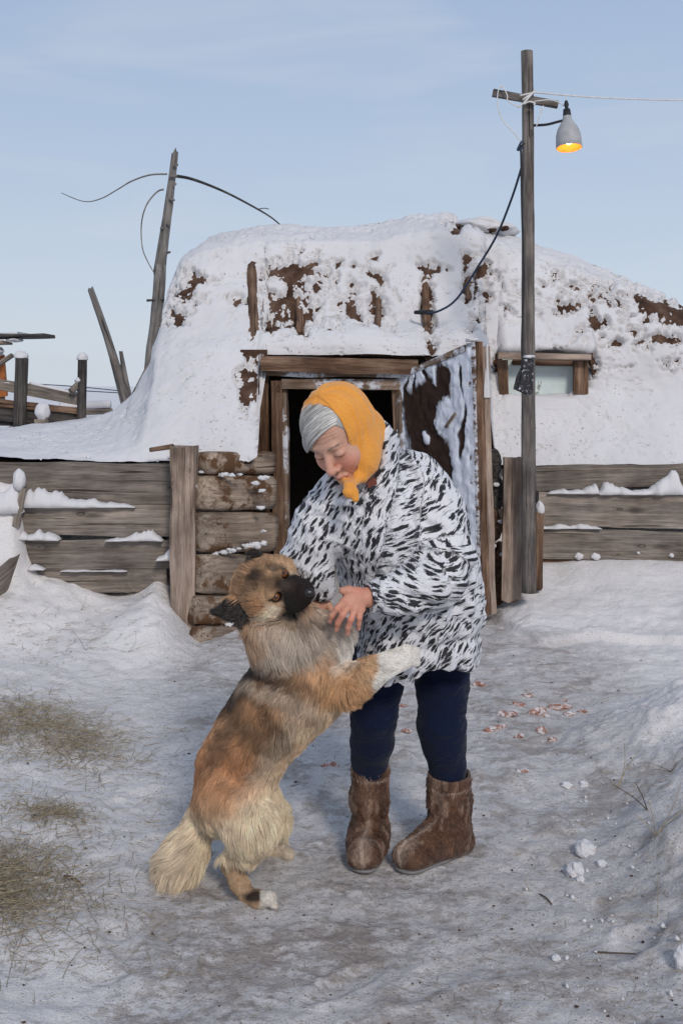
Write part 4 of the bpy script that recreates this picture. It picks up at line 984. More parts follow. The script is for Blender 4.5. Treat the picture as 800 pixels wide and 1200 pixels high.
tag(mesh_np('dung_crumbs', np.array(V), np.array(F), MUD, None, smooth=False), 'small brown crumbs on the trampled snow', 'crumbs', kind='stuff')
# ------------------------------------------------------------------ the woman
woman = empty('person', (.18, 3.2, 0.0), 'woman in orange headscarf, black-and-white patterned jacket and brown fur boots, bending to stroke the dog', 'person')
def nrm(v): v = np.asarray(v, float); return v / np.linalg.norm(v)
hc = P(398, 509, 2.88)
hf = nrm((-.37, -.70, -.62)); hu = np.array([-.46, -.46, .76]); hu = nrm(hu - hf * (hu @ hf)); hs = np.cross(hu, hf)
HR = np.array([hs, hf, hu])
def H(x, y, z): return hc + hs * x + hf * y + hu * z
b = Vol((-.20, 2.68, 0.0), (.37, 3.36, 1.40), .0028)
sk = dict(k=.02)
# torso, hips, legs: under the clothes, one surface with the head and hands
pel, bel, che = P(488, 735, 3.20), P(476, 670, 3.12), P(450, 610, 3.06)
b.ball(pel, (.13, .12, .11)); b.cone(pel, bel, .12, .12, .04); b.cone(bel, che, .12, .12, .04); b.cone(che, P(432, 560, 3.01), .10, .055, .04)
b.chain([(P(432, 560, 3.01), .055), (H(0, -.045, -.07), .050)], .03)
shl, shr = P(497, 575, 3.06), P(392, 590, 3.00)
b.chain([(P(440, 575, 3.03), .06), (shl, .05)], .04); b.chain([(P(440, 575, 3.03), .06), (shr, .045)], .04)
elb, wri = P(527, 680, 3.00), P(433, 700, 2.84)
b.chain([(shl, .048), (elb, .038)], .02); b.chain([(elb, .038), (wri, .023)], .015)
elr, wrr = P(356, 652, 3.02), P(378, 690, 3.02)
b.chain([(shr, .045), (elr, .036)], .02); b.chain([(elr, .036), (wrr, .023)], .015)
for hip, kn, an, toe in ((P(519, 770, 3.26), P(518, 850, 3.23), P(524, 985, 3.27), P(486, 1008, 3.14)), (P(446, 775, 3.20), P(438, 850, 3.22), P(433, 975, 3.27), P(428, 1008, 3.17))):
    kn = kn + np.array([0, .03, 0]); b.chain([(hip, .050), (kn, .030), (an, .022), (toe, .022)], .03)
# left hand (the one seen): palm lies on the dog, fingers spread down-left
YH = 2.80
def hp(px, py, Y): return P(px, py, Y)
b.chain([(wri, .023), (hp(419, 699, 2.825), .022)], .015)
palm = [hp(412, 698, 2.815), hp(421, 708, 2.812)]
for kx, ky, dy in ((404, 704, .0), (409, 710, -.004), (416, 714, -.002), (423, 714, .004)):
    b.cone(hp(420, 700, 2.825), hp(kx, ky, 2.808 + dy), .016, .0115, .008)
fing = [((404, 703, 2.808), (395, 713, 2.798), (389, 721, 2.806), (386.5, 728, 2.820), .0082),
        ((409, 709, 2.804), (401, 721, 2.792), (396, 730, 2.800), (394, 738, 2.816), .0084),
        ((416, 713, 2.806), (411, 726, 2.794), (408, 735, 2.802), (407, 743, 2.816), .0080),
        ((423, 713, 2.812), (421, 724, 2.802), (420, 731, 2.810), (420, 737, 2.822), .0072)]
for a_, b_, c_, d_, r in fing:
    b.chain([(P(*a_), r * 1.12), (P(*b_), r * 1.02), (P(*c_), r * .95), (P(*d_), r * .80)], .003)
b.chain([(hp(419, 694, 2.825), .013), (hp(408, 692, 2.818), .0115), (hp(401, 692, 2.815), .0092)], .006)
# other hand behind the dog's ruff
for q_ in range(4): b.chain([(wrr + np.array([-.002 - .012 * q_, -.01, -.05]), .012), (wrr + np.array([-.006 - .017 * q_, -.02, -.085]), .0085), (wrr + np.array([-.004 - .019 * q_, -.035, -.11]), .0072)], .003)
b.chain([(wrr, .02), (wrr + np.array([-.02, -.008, -.045]), .026)], .01); b.chain([(wrr + np.array([.0, 0, -.02]), .012), (wrr + np.array([.028, -.02, -.06]), .0085)], .004)
# head
def hb(c, r, k=.012, op='add'): b.ball(H(*c), r, k, op, HR)
def hcn(a, c, ra, rb, k=.008, op='add'): b.cone(H(*a), H(*c), ra, rb, k, op)
hb((0, -.015, .033), (.076, .098, .088)); hb((0, .020, -.040), (.062, .064, .078), .03)
hb((.036, .048, -.036), (.029, .030, .030), .02); hb((-.036, .048, -.036), (.029, .030, .030), .02)
hb((0, .062, -.100), (.024, .022, .020), .02); hb((0, .03, -.09), (.045, .04, .035), .025)
hcn((-.026, .076, .020), (.026, .076, .020), .011, .011, .015)
hb((.030, .094, -.001), (.017, .014, .011), .012, 'sub'); hb((-.030, .094, -.001), (.017, .014, .011), .012, 'sub')
hb((.030, .0725, -.003), (.0165, .0135, .0125), .004); hb((-.030, .0725, -.003), (.0165, .0135, .0125), .004)
hcn((0, .082, .008), (0, .104, -.036), .0075, .0125, .010); hb((.013, .093, -.040), (.009, .011, .008), .005); hb((-.013, .093, -.040), (.009, .011, .008), .005)
hb((.006, .103, -.049), (.0035, .004, .003), .002, 'sub'); hb((-.006, .103, -.049), (.0035, .004, .003), .002, 'sub')
hcn((-.018, .082, -.071), (0, .090, -.068), .0045, .0065, .006); hcn((.018, .082, -.071), (0, .090, -.068), .0045, .0065, .006)
hcn((-.014, .081, -.080), (.014, .081, -.080), .0065, .0065, .006); hcn((-.022, .086, -.0745), (.022, .086, -.0745), .0018, .0018, .003, 'sub')
hb((.070, -.012, -.01), (.010, .018, .026), .006); hb((-.070, -.012, -.01), (.010, .018, .026), .006)
V_, Q_ = b.mesh(); V_ = smooth_verts(V_, Q_, 1, .25)
SKIN = Mat('skin', .55, .35); _c = SKIN.attr('col'); _p = SKIN.obj(rand=False)
SKIN.color(SKIN.mix(1.0, _c.outputs['Color'], SKIN.rgb1(SKIN.rng(SKIN.noise(_p, 160, 4, .65), .3, .7, .88, 1.10)), 'MULTIPLY'))
SKIN.b.inputs['Subsurface Weight'].default_value = .12; SKIN.b.inputs['Subsurface Radius'].default_value = (.012, .005, .003); SKIN.b.inputs['Subsurface Scale'].default_value = .5
SKIN.normal(SKIN.bump(SKIN.noise(_p, 220, 4, .7), .0012, .7))
body = mesh_np('body', V_, Q_, SKIN.m, woman)
L = (V_ - hc) @ HR.T                                   # head-local positions
x, y, z = L[:, 0], L[:, 1], L[:, 2]; head = (np.abs(x) < .1) & (y > -.12) & (z > -.14) & (z < .14) & (y < .13)
nn = fbm(V_ * 40, 5, 3)[:, None]
col = np.tile(np.array([.56, .325, .235]), (len(V_), 1)) * (1 + .08 * nn) * (1 - np.clip(fbm(V_ * 22, 15, 3), 0, 1)[:, None] * np.array([0, .22, .25]))
def spot(cx, cy, cz, rx, rz, rgb, amt, soft=1.0):
    global col
    d = np.sqrt(((x - cx) / rx) ** 2 + ((z - cz) / rz) ** 2); w = (np.clip((1.3 - d) / soft, 0, 1) * amt * (head & (y > cy)))[:, None]
    col = col * (1 - w) + np.array(rgb) * w
for s_ in (1, -1):
    spot(.040 * s_, .03, -.035, .028, .024, (.60, .23, .17), .5); [spot((.050 + .004 * j_) * s_, .02, .004 - .007 * j_, .008, .0009, (.36, .17, .12), .45, .5) for j_ in range(4)]; spot(.030 * s_, .05, -.022, .014, .0011, (.34, .15, .11), .5, .5)  # red cheek, then crow's feet and under-eye fold shaded in colour only
    spot(.028 * s_, .05, .021, .020, .0040, (.30, .19, .145), .5, .8)
    spot(.030 * s_, .05, -.009, .0165, .0016, (.045, .022, .018), .95, .5)
    spot(.030 * s_, .05, .0085, .016, .0014, (.24, .11, .08), .6, .5)
    spot(.030 * s_, .05, -.018, .017, .004, (.42, .21, .15), .5)
spot(0, .07, -.038, .014, .016, (.60, .26, .20), .5); spot(0, .06, -.0735, .022, .0085, (.42, .14, .115), .75, .5); spot(0, .06, -.0745, .021, .0016, (.13, .04, .035), .9, .5)
for s_ in (1, -1):     # nose-to-mouth crease, its shade painted into the skin colour
    for t in np.linspace(0, 1, 7): spot((.016 + .014 * t) * s_, .04, -.042 - .034 * t, .003, .005, (.34, .15, .11), .7)
for t in np.linspace(0, 1, 9):
    for k in range(3): spot(-.04 + .08 * t, .05, .040 + .010 * k + .002 * math.sin(t * 9 + k), .009, .0012, (.36, .17, .12), .55, .5)  # forehead wrinkles: crease shade painted as thin darker lines
hand = (V_[:, 2] < 1.0)
for a_, b_, c_, d_, r in fing:      # knuckles and nails
    for j, w in ((P(*a_), .5), (P(*b_), .4)):
        d = np.linalg.norm(V_ - (j - np.array([0, .006, 0])), axis=1); ww = (np.clip(1.2 - d / .009, 0, 1) * w * .5)[:, None]; col = col * (1 - ww) + np.array([.55, .20, .15]) * ww
    d = np.linalg.norm(V_ - (P(*d_) + np.array([0, -.007, .004])), axis=1); ww = (np.clip((1.2 - d / .0055) * 2, 0, .7))[:, None]; col = col * (1 - ww) + np.array([.62, .40, .34]) * ww
hm = (hand & (np.linalg.norm(V_ - P(408, 712, 2.82), axis=1) < .12))[:, None]; col = np.where(hm, col * np.array([1.02, .84, .80]), col)
set_attr(body, 'col', np.clip(col, 0, 1))

# hair: grey cap plus strands
HAIRB = Mat('grey_hair', .5, .4); HAIRB.color((.32, .31, .295))
HB = HAIRB.obj((1, 1, 1), rand=False)
hv = Vol(hc - .15, hc + .15, .003)
hv.ball(H(0, -.014, .034), (.0785, .1010, .0895), 0, 'add', HR); hv.ball(H(-.060, .042, .014), (.020, .032, .040), .012, 'add', HR); 
def hl(X, Y, Z):
    dx, dy, dz = X - hc[0], Y - hc[1], Z - hc[2]
    lx = dx * hs[0] + dy * hs[1] + dz * hs[2]; ly = dx * hf[0] + dy * hf[1] + dz * hf[2]; lz = dx * hu[0] + dy * hu[1] + dz * hu[2]
    return lx, ly, lz
def hairline(lx): return np.where(lx < .05, .093 - .12 * (.05 - lx) - 3.2 * (np.clip(.05 - lx, 0, .2)) ** 2, .093 - 75 * (lx - .05) ** 2)
def hfn(X, Y, Z):
    lx, ly, lz = hl(X, Y, Z); edge = hairline(lx) - .0 - np.where(lx < -.045, .03, 0) - np.where(lx > .035, 2.2 * np.clip(.066 - ly, 0, .1), 0)
    return np.where(ly > .0, (edge - lz) * .9, -lz - .08)
hv.func(hfn, k=.006)
V_, Q_ = hv.mesh(); V_ = smooth_verts(V_, Q_, 2)
cap = mesh_np('hair', V_, Q_, HAIRB.m, woman)
def make_curves(name, pts, rad, colr, mat, parent):
    """pts (n, k, 3) world, rad (k,) or (n,k), colr (n,3)"""
    n, k, _ = pts.shape; cu = bpy.data.hair_curves.new(name); cu.add_curves([k] * n)
    pm = np.array(parent_world(parent).inverted()); Pw = pts.reshape(-1, 3) @ pm[:3, :3].T + pm[:3, 3]
    cu.position_data.foreach_set('vector', Pw.astype(np.float32).ravel())
    a = cu.attributes.get('radius') or cu.attributes.new('radius', 'FLOAT', 'POINT')
    a.data.foreach_set('value', np.broadcast_to(rad, (n, k)).astype(np.float32).ravel())
    c = cu.attributes.new('col', 'FLOAT_COLOR', 'CURVE'); c.data.foreach_set('color', np.hstack([colr, np.ones((n, 1))]).astype(np.float32).ravel())
    cu.materials.append(mat); o = bpy.data.objects.new(name, cu); link(o, parent); return o
HAIRM = Mat('hair_strands', .42, .5); HAIRM.link(HAIRM.attr('col').outputs['Color'], HAIRM.b.inputs['Base Color'])
def ell(lx, ly0, lz, lift):
    """point on the hair ellipsoid over head-local direction"""
    c = np.array([0, -.014, .034]); r = np.array([.0790, .1015, .0900]) + lift
    d = np.stack([lx, ly0, lz], -1) - c; k = np.sqrt(((d / r) ** 2).sum(-1, keepdims=True)); return c + d / k
rs = np.random.RandomState(9); PT = []; CO = []
for i in range(3900):
    if i < 3500:     # bangs: from the part, forward over the brow to her right temple
        s0 = rs.rand(); r2 = rs.rand() ** 1.3; s0 = np.clip(s0 + .012 * math.sin(s0 * 160), 0, 1); a = np.array([.084 - .107 * s0, .080 - .055 * s0 - .05 * r2, .088 + .035 * s0 + .02 * r2]); e = np.array([-.086, .060 - .045 * s0 - .02 * r2 + rs.randn() * .005, -.004 - .030 * rs.rand() + .010 * s0])
        m_ = np.array([-.012 - .050 * s0, .112 - .055 * s0 - .03 * r2, .074 + .035 * s0 + .03 * r2 + rs.randn() * .0045]) + np.array([0, 0, .004]); 
    else:            # from the part down to her left temple
        s0 = rs.rand(); a = np.array([.052 + .012 * s0, .072 - .03 * s0, .090]); s0 = s0 * 1.6; e = np.array([.078, .046 - .020 * s0 + rs.randn() * .004, -.012 - .035 * rs.rand()]); m_ = np.array([.085, .060 - .022 * s0 + rs.randn() * .002, .045])
    t = np.linspace(0, 1, 7)[:, None]; c = a * (1 - t) ** 2 + 2 * m_ * t * (1 - t) + e * t * t
    lift = -.0008 + (.0005 + .0035 * rs.rand() + .0045 * t[:, 0] ** 2 + .0006 * np.sin(s0 * 90) + (.004 * rs.rand() if rs.rand() < .06 else 0)) * np.minimum(1, t[:, 0] * 3)
    if rs.rand() < .05: e = e + rs.randn(3) * [.006, .006, .012]; c = a * (1 - t) ** 2 + 2 * m_ * t * (1 - t) + e * t * t
    lift = lift[:, None]
    L_ = ell(c[:, 0], c[:, 1], c[:, 2], lift); L_ += np.sin(t * rs.uniform(2, 6) + i) * rs.randn(3) * .0016 * t
    if i >= 3500:
        q_ = L_[2:5].mean(0)
        if q_[1] - (.066 - .30 * (q_[2] + .02) + .017 * float(sstep(.005, .06, q_[0]))) < -.002: continue
    PT.append(hc + L_ @ HR); g = np.clip(rs.uniform(.30, .84) + .09 * math.sin(s0 * 37 + r2 * 5) + .07 * math.sin(s0 * 83), .2, .85); g = g * (.6 if rs.rand() < .2 else 1); CO.append((g, g * .975, g * .93))
make_curves('hair_strands', np.array(PT), np.array([.00045] * 5 + [.0004, .00012]), np.array(CO), HAIRM.m, cap)
# eyebrows and lashes
PT = []; CO = []
for s_ in (1, -1):
    for i in range(60):
        t = rs.rand(); a = np.array([s_ * (.012 + .034 * t), .088 - .022 * t * t, .019 + .005 * math.sin(t * 3.1) + rs.randn() * .0014]); d = np.array([s_ * .006, .0015, .001 + rs.randn() * .001])
        PT.append(hc + np.array([a - [0, .004, 0], a + d * .5 + [0, .001, 0], a + d]) @ HR); g = rs.uniform(.18, .36); CO.append((g, g * .82, g * .7))
make_curves('eyebrows', np.array(PT), np.array([.0004, .0004, .0001]), np.array(CO), HAIRM.m, woman)

# headscarf
sv = Vol(hc - .19, hc + .17, .0023)
sv.ball(H(0, -.020, .033), (.0885, .107, .0985), 0, 'add', HR); sv.ball(H(0, -.040, -.030), (.076, .078, .088), .04, 'add', HR); sv.ball(H(.015, -.075, -.055), (.055, .045, .065), .04, 'add', HR)
sv.ball(H(0, .018, -.078), (.068, .062, .052), .03, 'add', HR); sv.ball(H(.035, .0, -.06), (.05, .065, .06), .03, 'add', HR)
def cutf(X, Y, Z):
    lx, ly, lz = hl(X, Y, Z); return (ly - (.066 - .30 * (lz + .02) + .003 * sstep(.005, .06, lx) + .10 * np.clip(-.04 - lz, 0, .1)) + .0015 * np.sin(lz * 90)) * .95
sv.func(cutf, k=.004)
sv.ball(H(0, -.015, .031), (.0805, .1025, .0915), .003, 'sub', HR); sv.ball(H(0, .022, -.04), (.066, .070, .084), .006, 'sub', HR); sv.ball(H(-.02, .07, -.03), (.058, .06, .082), .006, 'sub', HR); sv.ball(H(.030, .078, -.004), (.032, .034, .040), .008, 'sub', HR)
knot = P(411, 569, 2.80)
sv.ball(knot, (.016, .014, .013), .008); sv.chain([(knot, .011), (P(415, 576, 2.785), .012), (P(417, 585, 2.78), .010)], .008); sv.chain([(knot, .009), (P(408, 577, 2.785), .011), (P(408, 580, 2.785), .007)], .006)
sv.chain([(H(.058, .030, -.070), .016), (H(.035, .055, -.10), .016), (knot, .012)], .015); sv.chain([(H(-.045, .035, -.092), .012), (knot, .011)], .01)
V_, Q_ = sv.mesh(); V_ = smooth_verts(V_, Q_, 6)
L = (V_ - hc) @ HR.T; ang = np.arctan2(L[:, 0], -L[:, 1]); fold = np.sin(ang * 5 + L[:, 2] * 30 + 2 * vnoise(L * 12, 5)) * sstep(.06, -.05, L[:, 2]) + 1.3 * (1 - np.abs(2 * fbm(np.stack([ang * 1.8 + L[:, 2] * 9, L[:, 2] * 5, L[:, 1] * 7], 1), 16, 2))) + .6 * fbm(L * 18, 6, 3)
SCARF = Mat('orange_knit', .85, .2); _p = SCARF.obj(rand=False)
sw = SCARF.new('ShaderNodeTexWave'); sw.inputs['Scale'].default_value = 90; sw.inputs['Distortion'].default_value = 3; sw.inputs['Detail'].default_value = 2; sw.bands_direction = 'Z'; SCARF.link(_p, sw.inputs[0])
kn = SCARF.noise(_p, 330, 3, .6)
SCARF.color(SCARF.mix(1.0, SCARF.mix(SCARF.noise(_p, 25, 3), (.70, .27, .035), (.80, .36, .07)), SCARF.rgb1(SCARF.rng(SCARF.math('ADD', kn, SCARF.math('MULTIPLY', sw.outputs[1], .12)), .3, .8, .82, 1.12)), 'MULTIPLY'))
SCARF.normal(SCARF.bump(SCARF.math('ADD', kn, SCARF.math('MULTIPLY', sw.outputs[1], .25)), .0014, .8)); SCARF.b.inputs['Sheen Weight'].default_value = .25
scarf = mesh_np('headscarf', V_, Q_, SCARF.m, woman)
set_coords(scarf, coords(scarf) + normals(scarf) * (fold * .0030 - .0025)[:, None])

# trousers
tv = Vol((-.12, 2.9, .12), (.42, 3.5, .85), .005)
tv.chain([(P(517, 725, 3.25), .085), (P(518, 800, 3.25), .078), (P(517, 850, 3.24), .070), (P(520, 872, 3.25), .062), (P(524, 897, 3.27), .052), (P(525, 925, 3.27), .046)], .02)
tv.chain([(P(448, 725, 3.21), .082), (P(441, 800, 3.20), .076), (P(438, 842, 3.19), .066), (P(436, 868, 3.22), .062), (P(433, 888, 3.25), .052), (P(433, 915, 3.26), .046)], .02)
tv.cone(P(448, 730, 3.21), P(517, 730, 3.25), .10, .10, .02)
V_, Q_ = tv.mesh(); V_ = smooth_verts(V_, Q_, 2)
TR = Mat('navy_wool', .95, .08); _p = TR.obj(rand=False); _n = TR.noise(_p, 260, 3, .6); lint = TR.noise(_p, 95, 2, .5)
TR.color(TR.mix(TR.rng(lint, .76, .80, 0, .6), TR.mix(_n, (.004, .007, .020), (.010, .016, .042)), (.22, .24, .30))); TR.normal(TR.bump(_n, .001, .6, TR.bump(TR.noise(TR.obj((1, 1, 1.8), rand=False), 11, 3, .5, .8), .03, .6))); TR.b.inputs['Sheen Weight'].default_value = .08
tr = mesh_np('trousers', V_, Q_, TR.m, woman); cc = coords(tr) + np.array(woman.location); nz_ = normals(tr)
w = np.abs(fbm(cc * np.array([7, 7, 22]), 88, 3)) ; w = w * sstep(.30, .45, cc[:, 2]); set_coords(tr, coords(tr) - nz_ * (.009 * w)[:, None])

# boots
BT = Mat('brown_fur_boot', .8, .25); _c = BT.attr('col'); _n = BT.noise(BT.obj((60, 60, 16), rand=False), 3.0, 5, .65, .6)
BT.color(BT.mix(1.0, _c.outputs['Color'], BT.rgb1(BT.rng(_n, .3, .7, .45, 1.5)), 'MULTIPLY')); BT.normal(BT.bump(_n, .0025, .8)); BT.b.inputs['Sheen Weight'].default_value = .2
SOLE = plain('grey_felt_sole', (.20, .19, .19), .9)
PILE = []
def boot(top, an, heel, mid, toe, rt, ra, lab, seed):
    v = Vol(np.minimum(np.minimum(top, heel), toe) - .09, np.maximum(np.maximum(top, heel), toe) + .09, .004)
    v.chain([(top + np.array([0, 0, .03]), rt), ((top + an) / 2, (rt + ra) / 2), (an, ra)], .02)
    v.chain([(an, ra), (heel, .046)], .03); v.chain([(an + (mid - an) * .3, ra * .95), (mid, .048), (toe, .036)], .035); v.cone(heel, toe, .042, .037, .03)
    v.ball(toe + np.array([0, 0, .002]), (.041, .041, .030), .02)
    tz = top[2]
    v.func(lambda X, Y, Z: Z - tz - .12 * (Y - top[1])); v.func(lambda X, Y, Z: -(Z - .006), k=.004)
    v.cone(top + np.array([0, 0, .06]), top - np.array([0, 0, .035]), rt - .009, rt - .011, .004, 'sub')
    Vv, Q = v.mesh(); Vv = smooth_verts(Vv, Q, 2)
    n = fbm(Vv * np.array([24, 24, 8]), seed, 4)[:, None]; n2 = fbm(Vv * np.array([40, 40, 14]), seed + 3, 3)[:, None]
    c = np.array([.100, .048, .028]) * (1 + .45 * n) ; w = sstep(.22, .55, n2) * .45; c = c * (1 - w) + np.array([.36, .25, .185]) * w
    d = nrm(toe - heel); u = ((Vv - toe) @ d)[:, None]; sidev = np.cross(d, [0, 0, 1]); sv_ = ((Vv - toe) @ sidev)[:, None]
    w = sstep(-.035, .025, u) * sstep(.035, .01, np.abs(sv_)) * sstep(.02, .05, Vv[:, 2:3]) * (.40 + .3 * n); w = np.clip(w, 0, 1); c = c * (1 - w) + np.array([.42, .33, .26]) * w
    w = np.exp(-((sv_ + .004 * np.sin(Vv[:, 2:3] * 60)) / .006) ** 2) * sstep(.15, .06, Vv[:, 2:3]) * .6; c = c * (1 - w) + np.array([.50, .40, .32]) * w
    w = np.exp(-((Vv[:, 2:3] - (tz - .035 + .10 * (Vv[:, 1:2] - top[1]) + .004 * n)) / .0022) ** 2) * .6; c = c * (1 - w) + np.array([.48, .38, .31]) * w
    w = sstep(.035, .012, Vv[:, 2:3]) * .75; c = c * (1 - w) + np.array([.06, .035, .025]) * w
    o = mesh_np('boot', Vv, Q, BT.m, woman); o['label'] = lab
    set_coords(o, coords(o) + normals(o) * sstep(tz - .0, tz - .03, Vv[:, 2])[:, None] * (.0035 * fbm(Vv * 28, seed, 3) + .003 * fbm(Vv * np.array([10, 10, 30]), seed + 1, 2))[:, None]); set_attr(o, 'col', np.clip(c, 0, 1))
    v = Vol(np.minimum(heel, toe) - .08, np.maximum(heel, toe) + .08, .004); v.cone(heel, toe, .049, .047, .02); v.cone((heel + toe) / 2, toe, .048, .049, .02)
    v.func(lambda X, Y, Z: Z - .012); v.func(lambda X, Y, Z: -(Z - .001))
    Vv, Q = v.mesh(); s_ = mesh_np('sole', Vv, Q, SOLE, o)
    r = np.random.RandomState(seed); Wv = coords(o) + np.array(woman.location, np.float32); Nn = normals(o); cc = np.clip(c, 0, 1); ok = np.where((Wv[:, 2] > .022) & (Wv[:, 2] < tz - .012))[0]; i = r.choice(ok, 16000); 
    Nn = Nn[i]; dn_ = np.tile([0, 0, -1.0], (len(i), 1)) + .8 * np.outer(sstep(.12, .05, Wv[i, 2]), d) + .25 * r.randn(len(i), 3); dn_ -= (dn_ * Nn).sum(1)[:, None] * Nn; dn_ /= np.linalg.norm(dn_, axis=1)[:, None] + 1e-9
    p = Wv[i] + r.randn(len(i), 3) * .0014; l = r.uniform(.005, .010, len(i))[:, None, None]; t = np.linspace(0, 1, 4)[None, :, None]
    pts = p[:, None, :] + l * (dn_[:, None, :] * t + Nn[:, None, :] * (.35 * t - .15 * t * t)); b_ = r.uniform(.6, 1.6, len(i))[:, None] * (1 + .5 * vnoise(p * np.array([60, 60, 18]), seed))[:, None]
    PILE.append((o, pts, np.clip(cc[i] * b_, 0, .9))); return o
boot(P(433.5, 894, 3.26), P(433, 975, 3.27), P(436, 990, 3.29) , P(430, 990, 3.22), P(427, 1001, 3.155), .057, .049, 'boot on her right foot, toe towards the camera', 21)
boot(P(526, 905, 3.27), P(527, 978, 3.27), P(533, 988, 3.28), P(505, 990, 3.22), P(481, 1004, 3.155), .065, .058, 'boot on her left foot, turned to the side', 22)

for o_, pts_, c_ in PILE: make_curves('fur', pts_, np.array([.0005, .0005, .0004, .0001]), c_, HAIRM.m, o_)

# jacket
jv = Vol((-.28, 2.62, .46), (.46, 3.52, 1.42), .004)
B_ = .026
T_ = [(P(492, 765, 3.19), .168), (P(490, 725, 3.18), .172), (P(480, 675, 3.13), .178), (P(466, 625, 3.10), .175), (P(452, 590, 3.08), .150), (P(440, 562, 3.05), .105)]
jv.chain(T_, .05)
jv.ball(P(498, 700, 3.17), (.142, .15, .15), .05); jv.ball(P(496, 600, 3.14), (.105, .12, .12), .05); jv.ball(P(440, 610, 3.0), (.13, .10, .13), .05)
jv.ball(P(462, 770, 3.06), (.095, .11, .10), .05)          # front flap hanging from the belly
jv.cone(P(445, 555, 3.02), H(.005, -.075, -.070), .088, .072, .03)   # collar
jv.chain([(P(440, 556, 2.97), .06), (P(412, 584, 2.90), .030)], .03)
arm_l = [(P(484, 566, 3.07), .085), (P(507, 608, 3.02), .088), (P(519, 652, 2.97), .082), (P(512, 680, 2.93), .072), (P(484, 691, 2.88), .060), (P(455, 697, 2.855), .050), (P(434, 699, 2.84), .036)]
jv.chain(arm_l, .03)
arm_r = [(P(396, 592, 3.00), .085), (P(374, 622, 3.00), .075), (P(358, 650, 3.0), .066), (P(368, 672, 2.99), .054), (P(379, 690, 3.0), .042)]
jv.chain(arm_r, .028)
def hem(X, Y, Z): return (.562 + .012 * np.sin(X * 21 + 1) + .05 * sstep(3.12, 3.3, Y) + .02 * np.sin(Y * 17)) - Z
jv.func(hem)
jv.ball(P(488, 800, 3.14), (.135, .15, .12), .01, 'sub')
jv.cone(wri + (wri - elb) * -.02, P(416, 701, 2.82), .0285, .034, .003, 'sub')

jv.ball(H(0, .01, -.05), (.088, .10, .10), .012, 'sub', HR); jv.cone(H(0, -.05, -.05), H(0, .05, -.10), .075, .06, .01, 'sub'); jv.ball(H(0, -.020, .033), (.091, .110, .10), .006, 'sub', HR)
V_, Q_ = jv.mesh(); V_ = smooth_verts(V_, Q_, 3)
jk = mesh_np('jacket', V_, Q_, None, woman)
def segd(Pn, ch):
    best = np.full(len(Pn), 9.); arc = np.zeros(len(Pn)); acc = 0; axv = np.zeros((len(Pn), 3))
    for (a, ra), (c, rc) in zip(ch[:-1], ch[1:]):
        d = c - a; l = np.linalg.norm(d); t = np.clip((Pn - a) @ d / l ** 2, 0, 1); q = a + t[:, None] * d
        e = np.linalg.norm(Pn - q, axis=1) - (ra + (rc - ra) * t); u = e < best; best = np.where(u, e, best); arc = np.where(u, acc + t * l, arc); axv = np.where(u[:, None], d / l, axv); acc += l
    return best, arc, axv
dl, al, xl = segd(V_, arm_l); dr, ar, xr = segd(V_, arm_r); dt, at_, xt = segd(V_, T_)
near_l = (dl < dt - .004) | ((dl < .02) & (al > .22)); near_r = (dr < dt - .004) & ~near_l
def around(Pn, ax, refv):
    e1 = np.cross(ax, refv); e1 /= np.linalg.norm(e1, axis=1)[:, None] + 1e-9; e2 = np.cross(ax, e1); return e1, e2
# print coordinates: u across the marks' length, v along the garment
pc = np.zeros((len(V_), 3))
ctr = P(470, 660, 3.1); rel = V_ - ctr
ang = np.arctan2(rel[:, 0], -(rel[:, 1] - .05)); R_ = .19
tu = ang * R_; tvv = rel[:, 2] + .18 * rel[:, 0] * 0
front = V_[:, 0] < (P(440, 0, 3.0)[0] + .25 * (V_[:, 2] - .9))          # front-left panel: marks run nearly upright
a1 = math.radians(22); a2 = math.radians(68); low = V_[:, 2] < .80 - .25 * (V_[:, 0] - .1)
def rotuv(u, v, a): return u * math.cos(a) + v * math.sin(a), -u * math.sin(a) + v * math.cos(a)
U1, V1 = rotuv(tu, tvv, a1); U2, V2 = rotuv(tu, tvv, a2); U3, V3 = rotuv(tu, tvv, math.radians(48))
pc[:, 0] = np.where(front, U2, np.where(low, U3, U1)); pc[:, 1] = np.where(front, V2, np.where(low, V3, V1))
UL, VL = rotuv(tu * 1.05, tvv, math.radians(34)); q_al = al
UL = np.where(al > .20, V_[:, 0] * .95 - V_[:, 1] * .3, UL); VL = np.where(al > .20, V_[:, 2] * 1.0 + V_[:, 0] * .28 * np.sin((al - .2) * 9), VL)
pc[near_l, 0] = UL[near_l]; pc[near_l, 1] = VL[near_l]; pc[near_l, 2] = 3.0
UR, VR = rotuv(V_[:, 0] - V_[:, 1] * .4, V_[:, 2], math.radians(55)); pc[near_r, 0] = UR[near_r]; pc[near_r, 1] = VR[near_r]; pc[near_r, 2] = 6.0
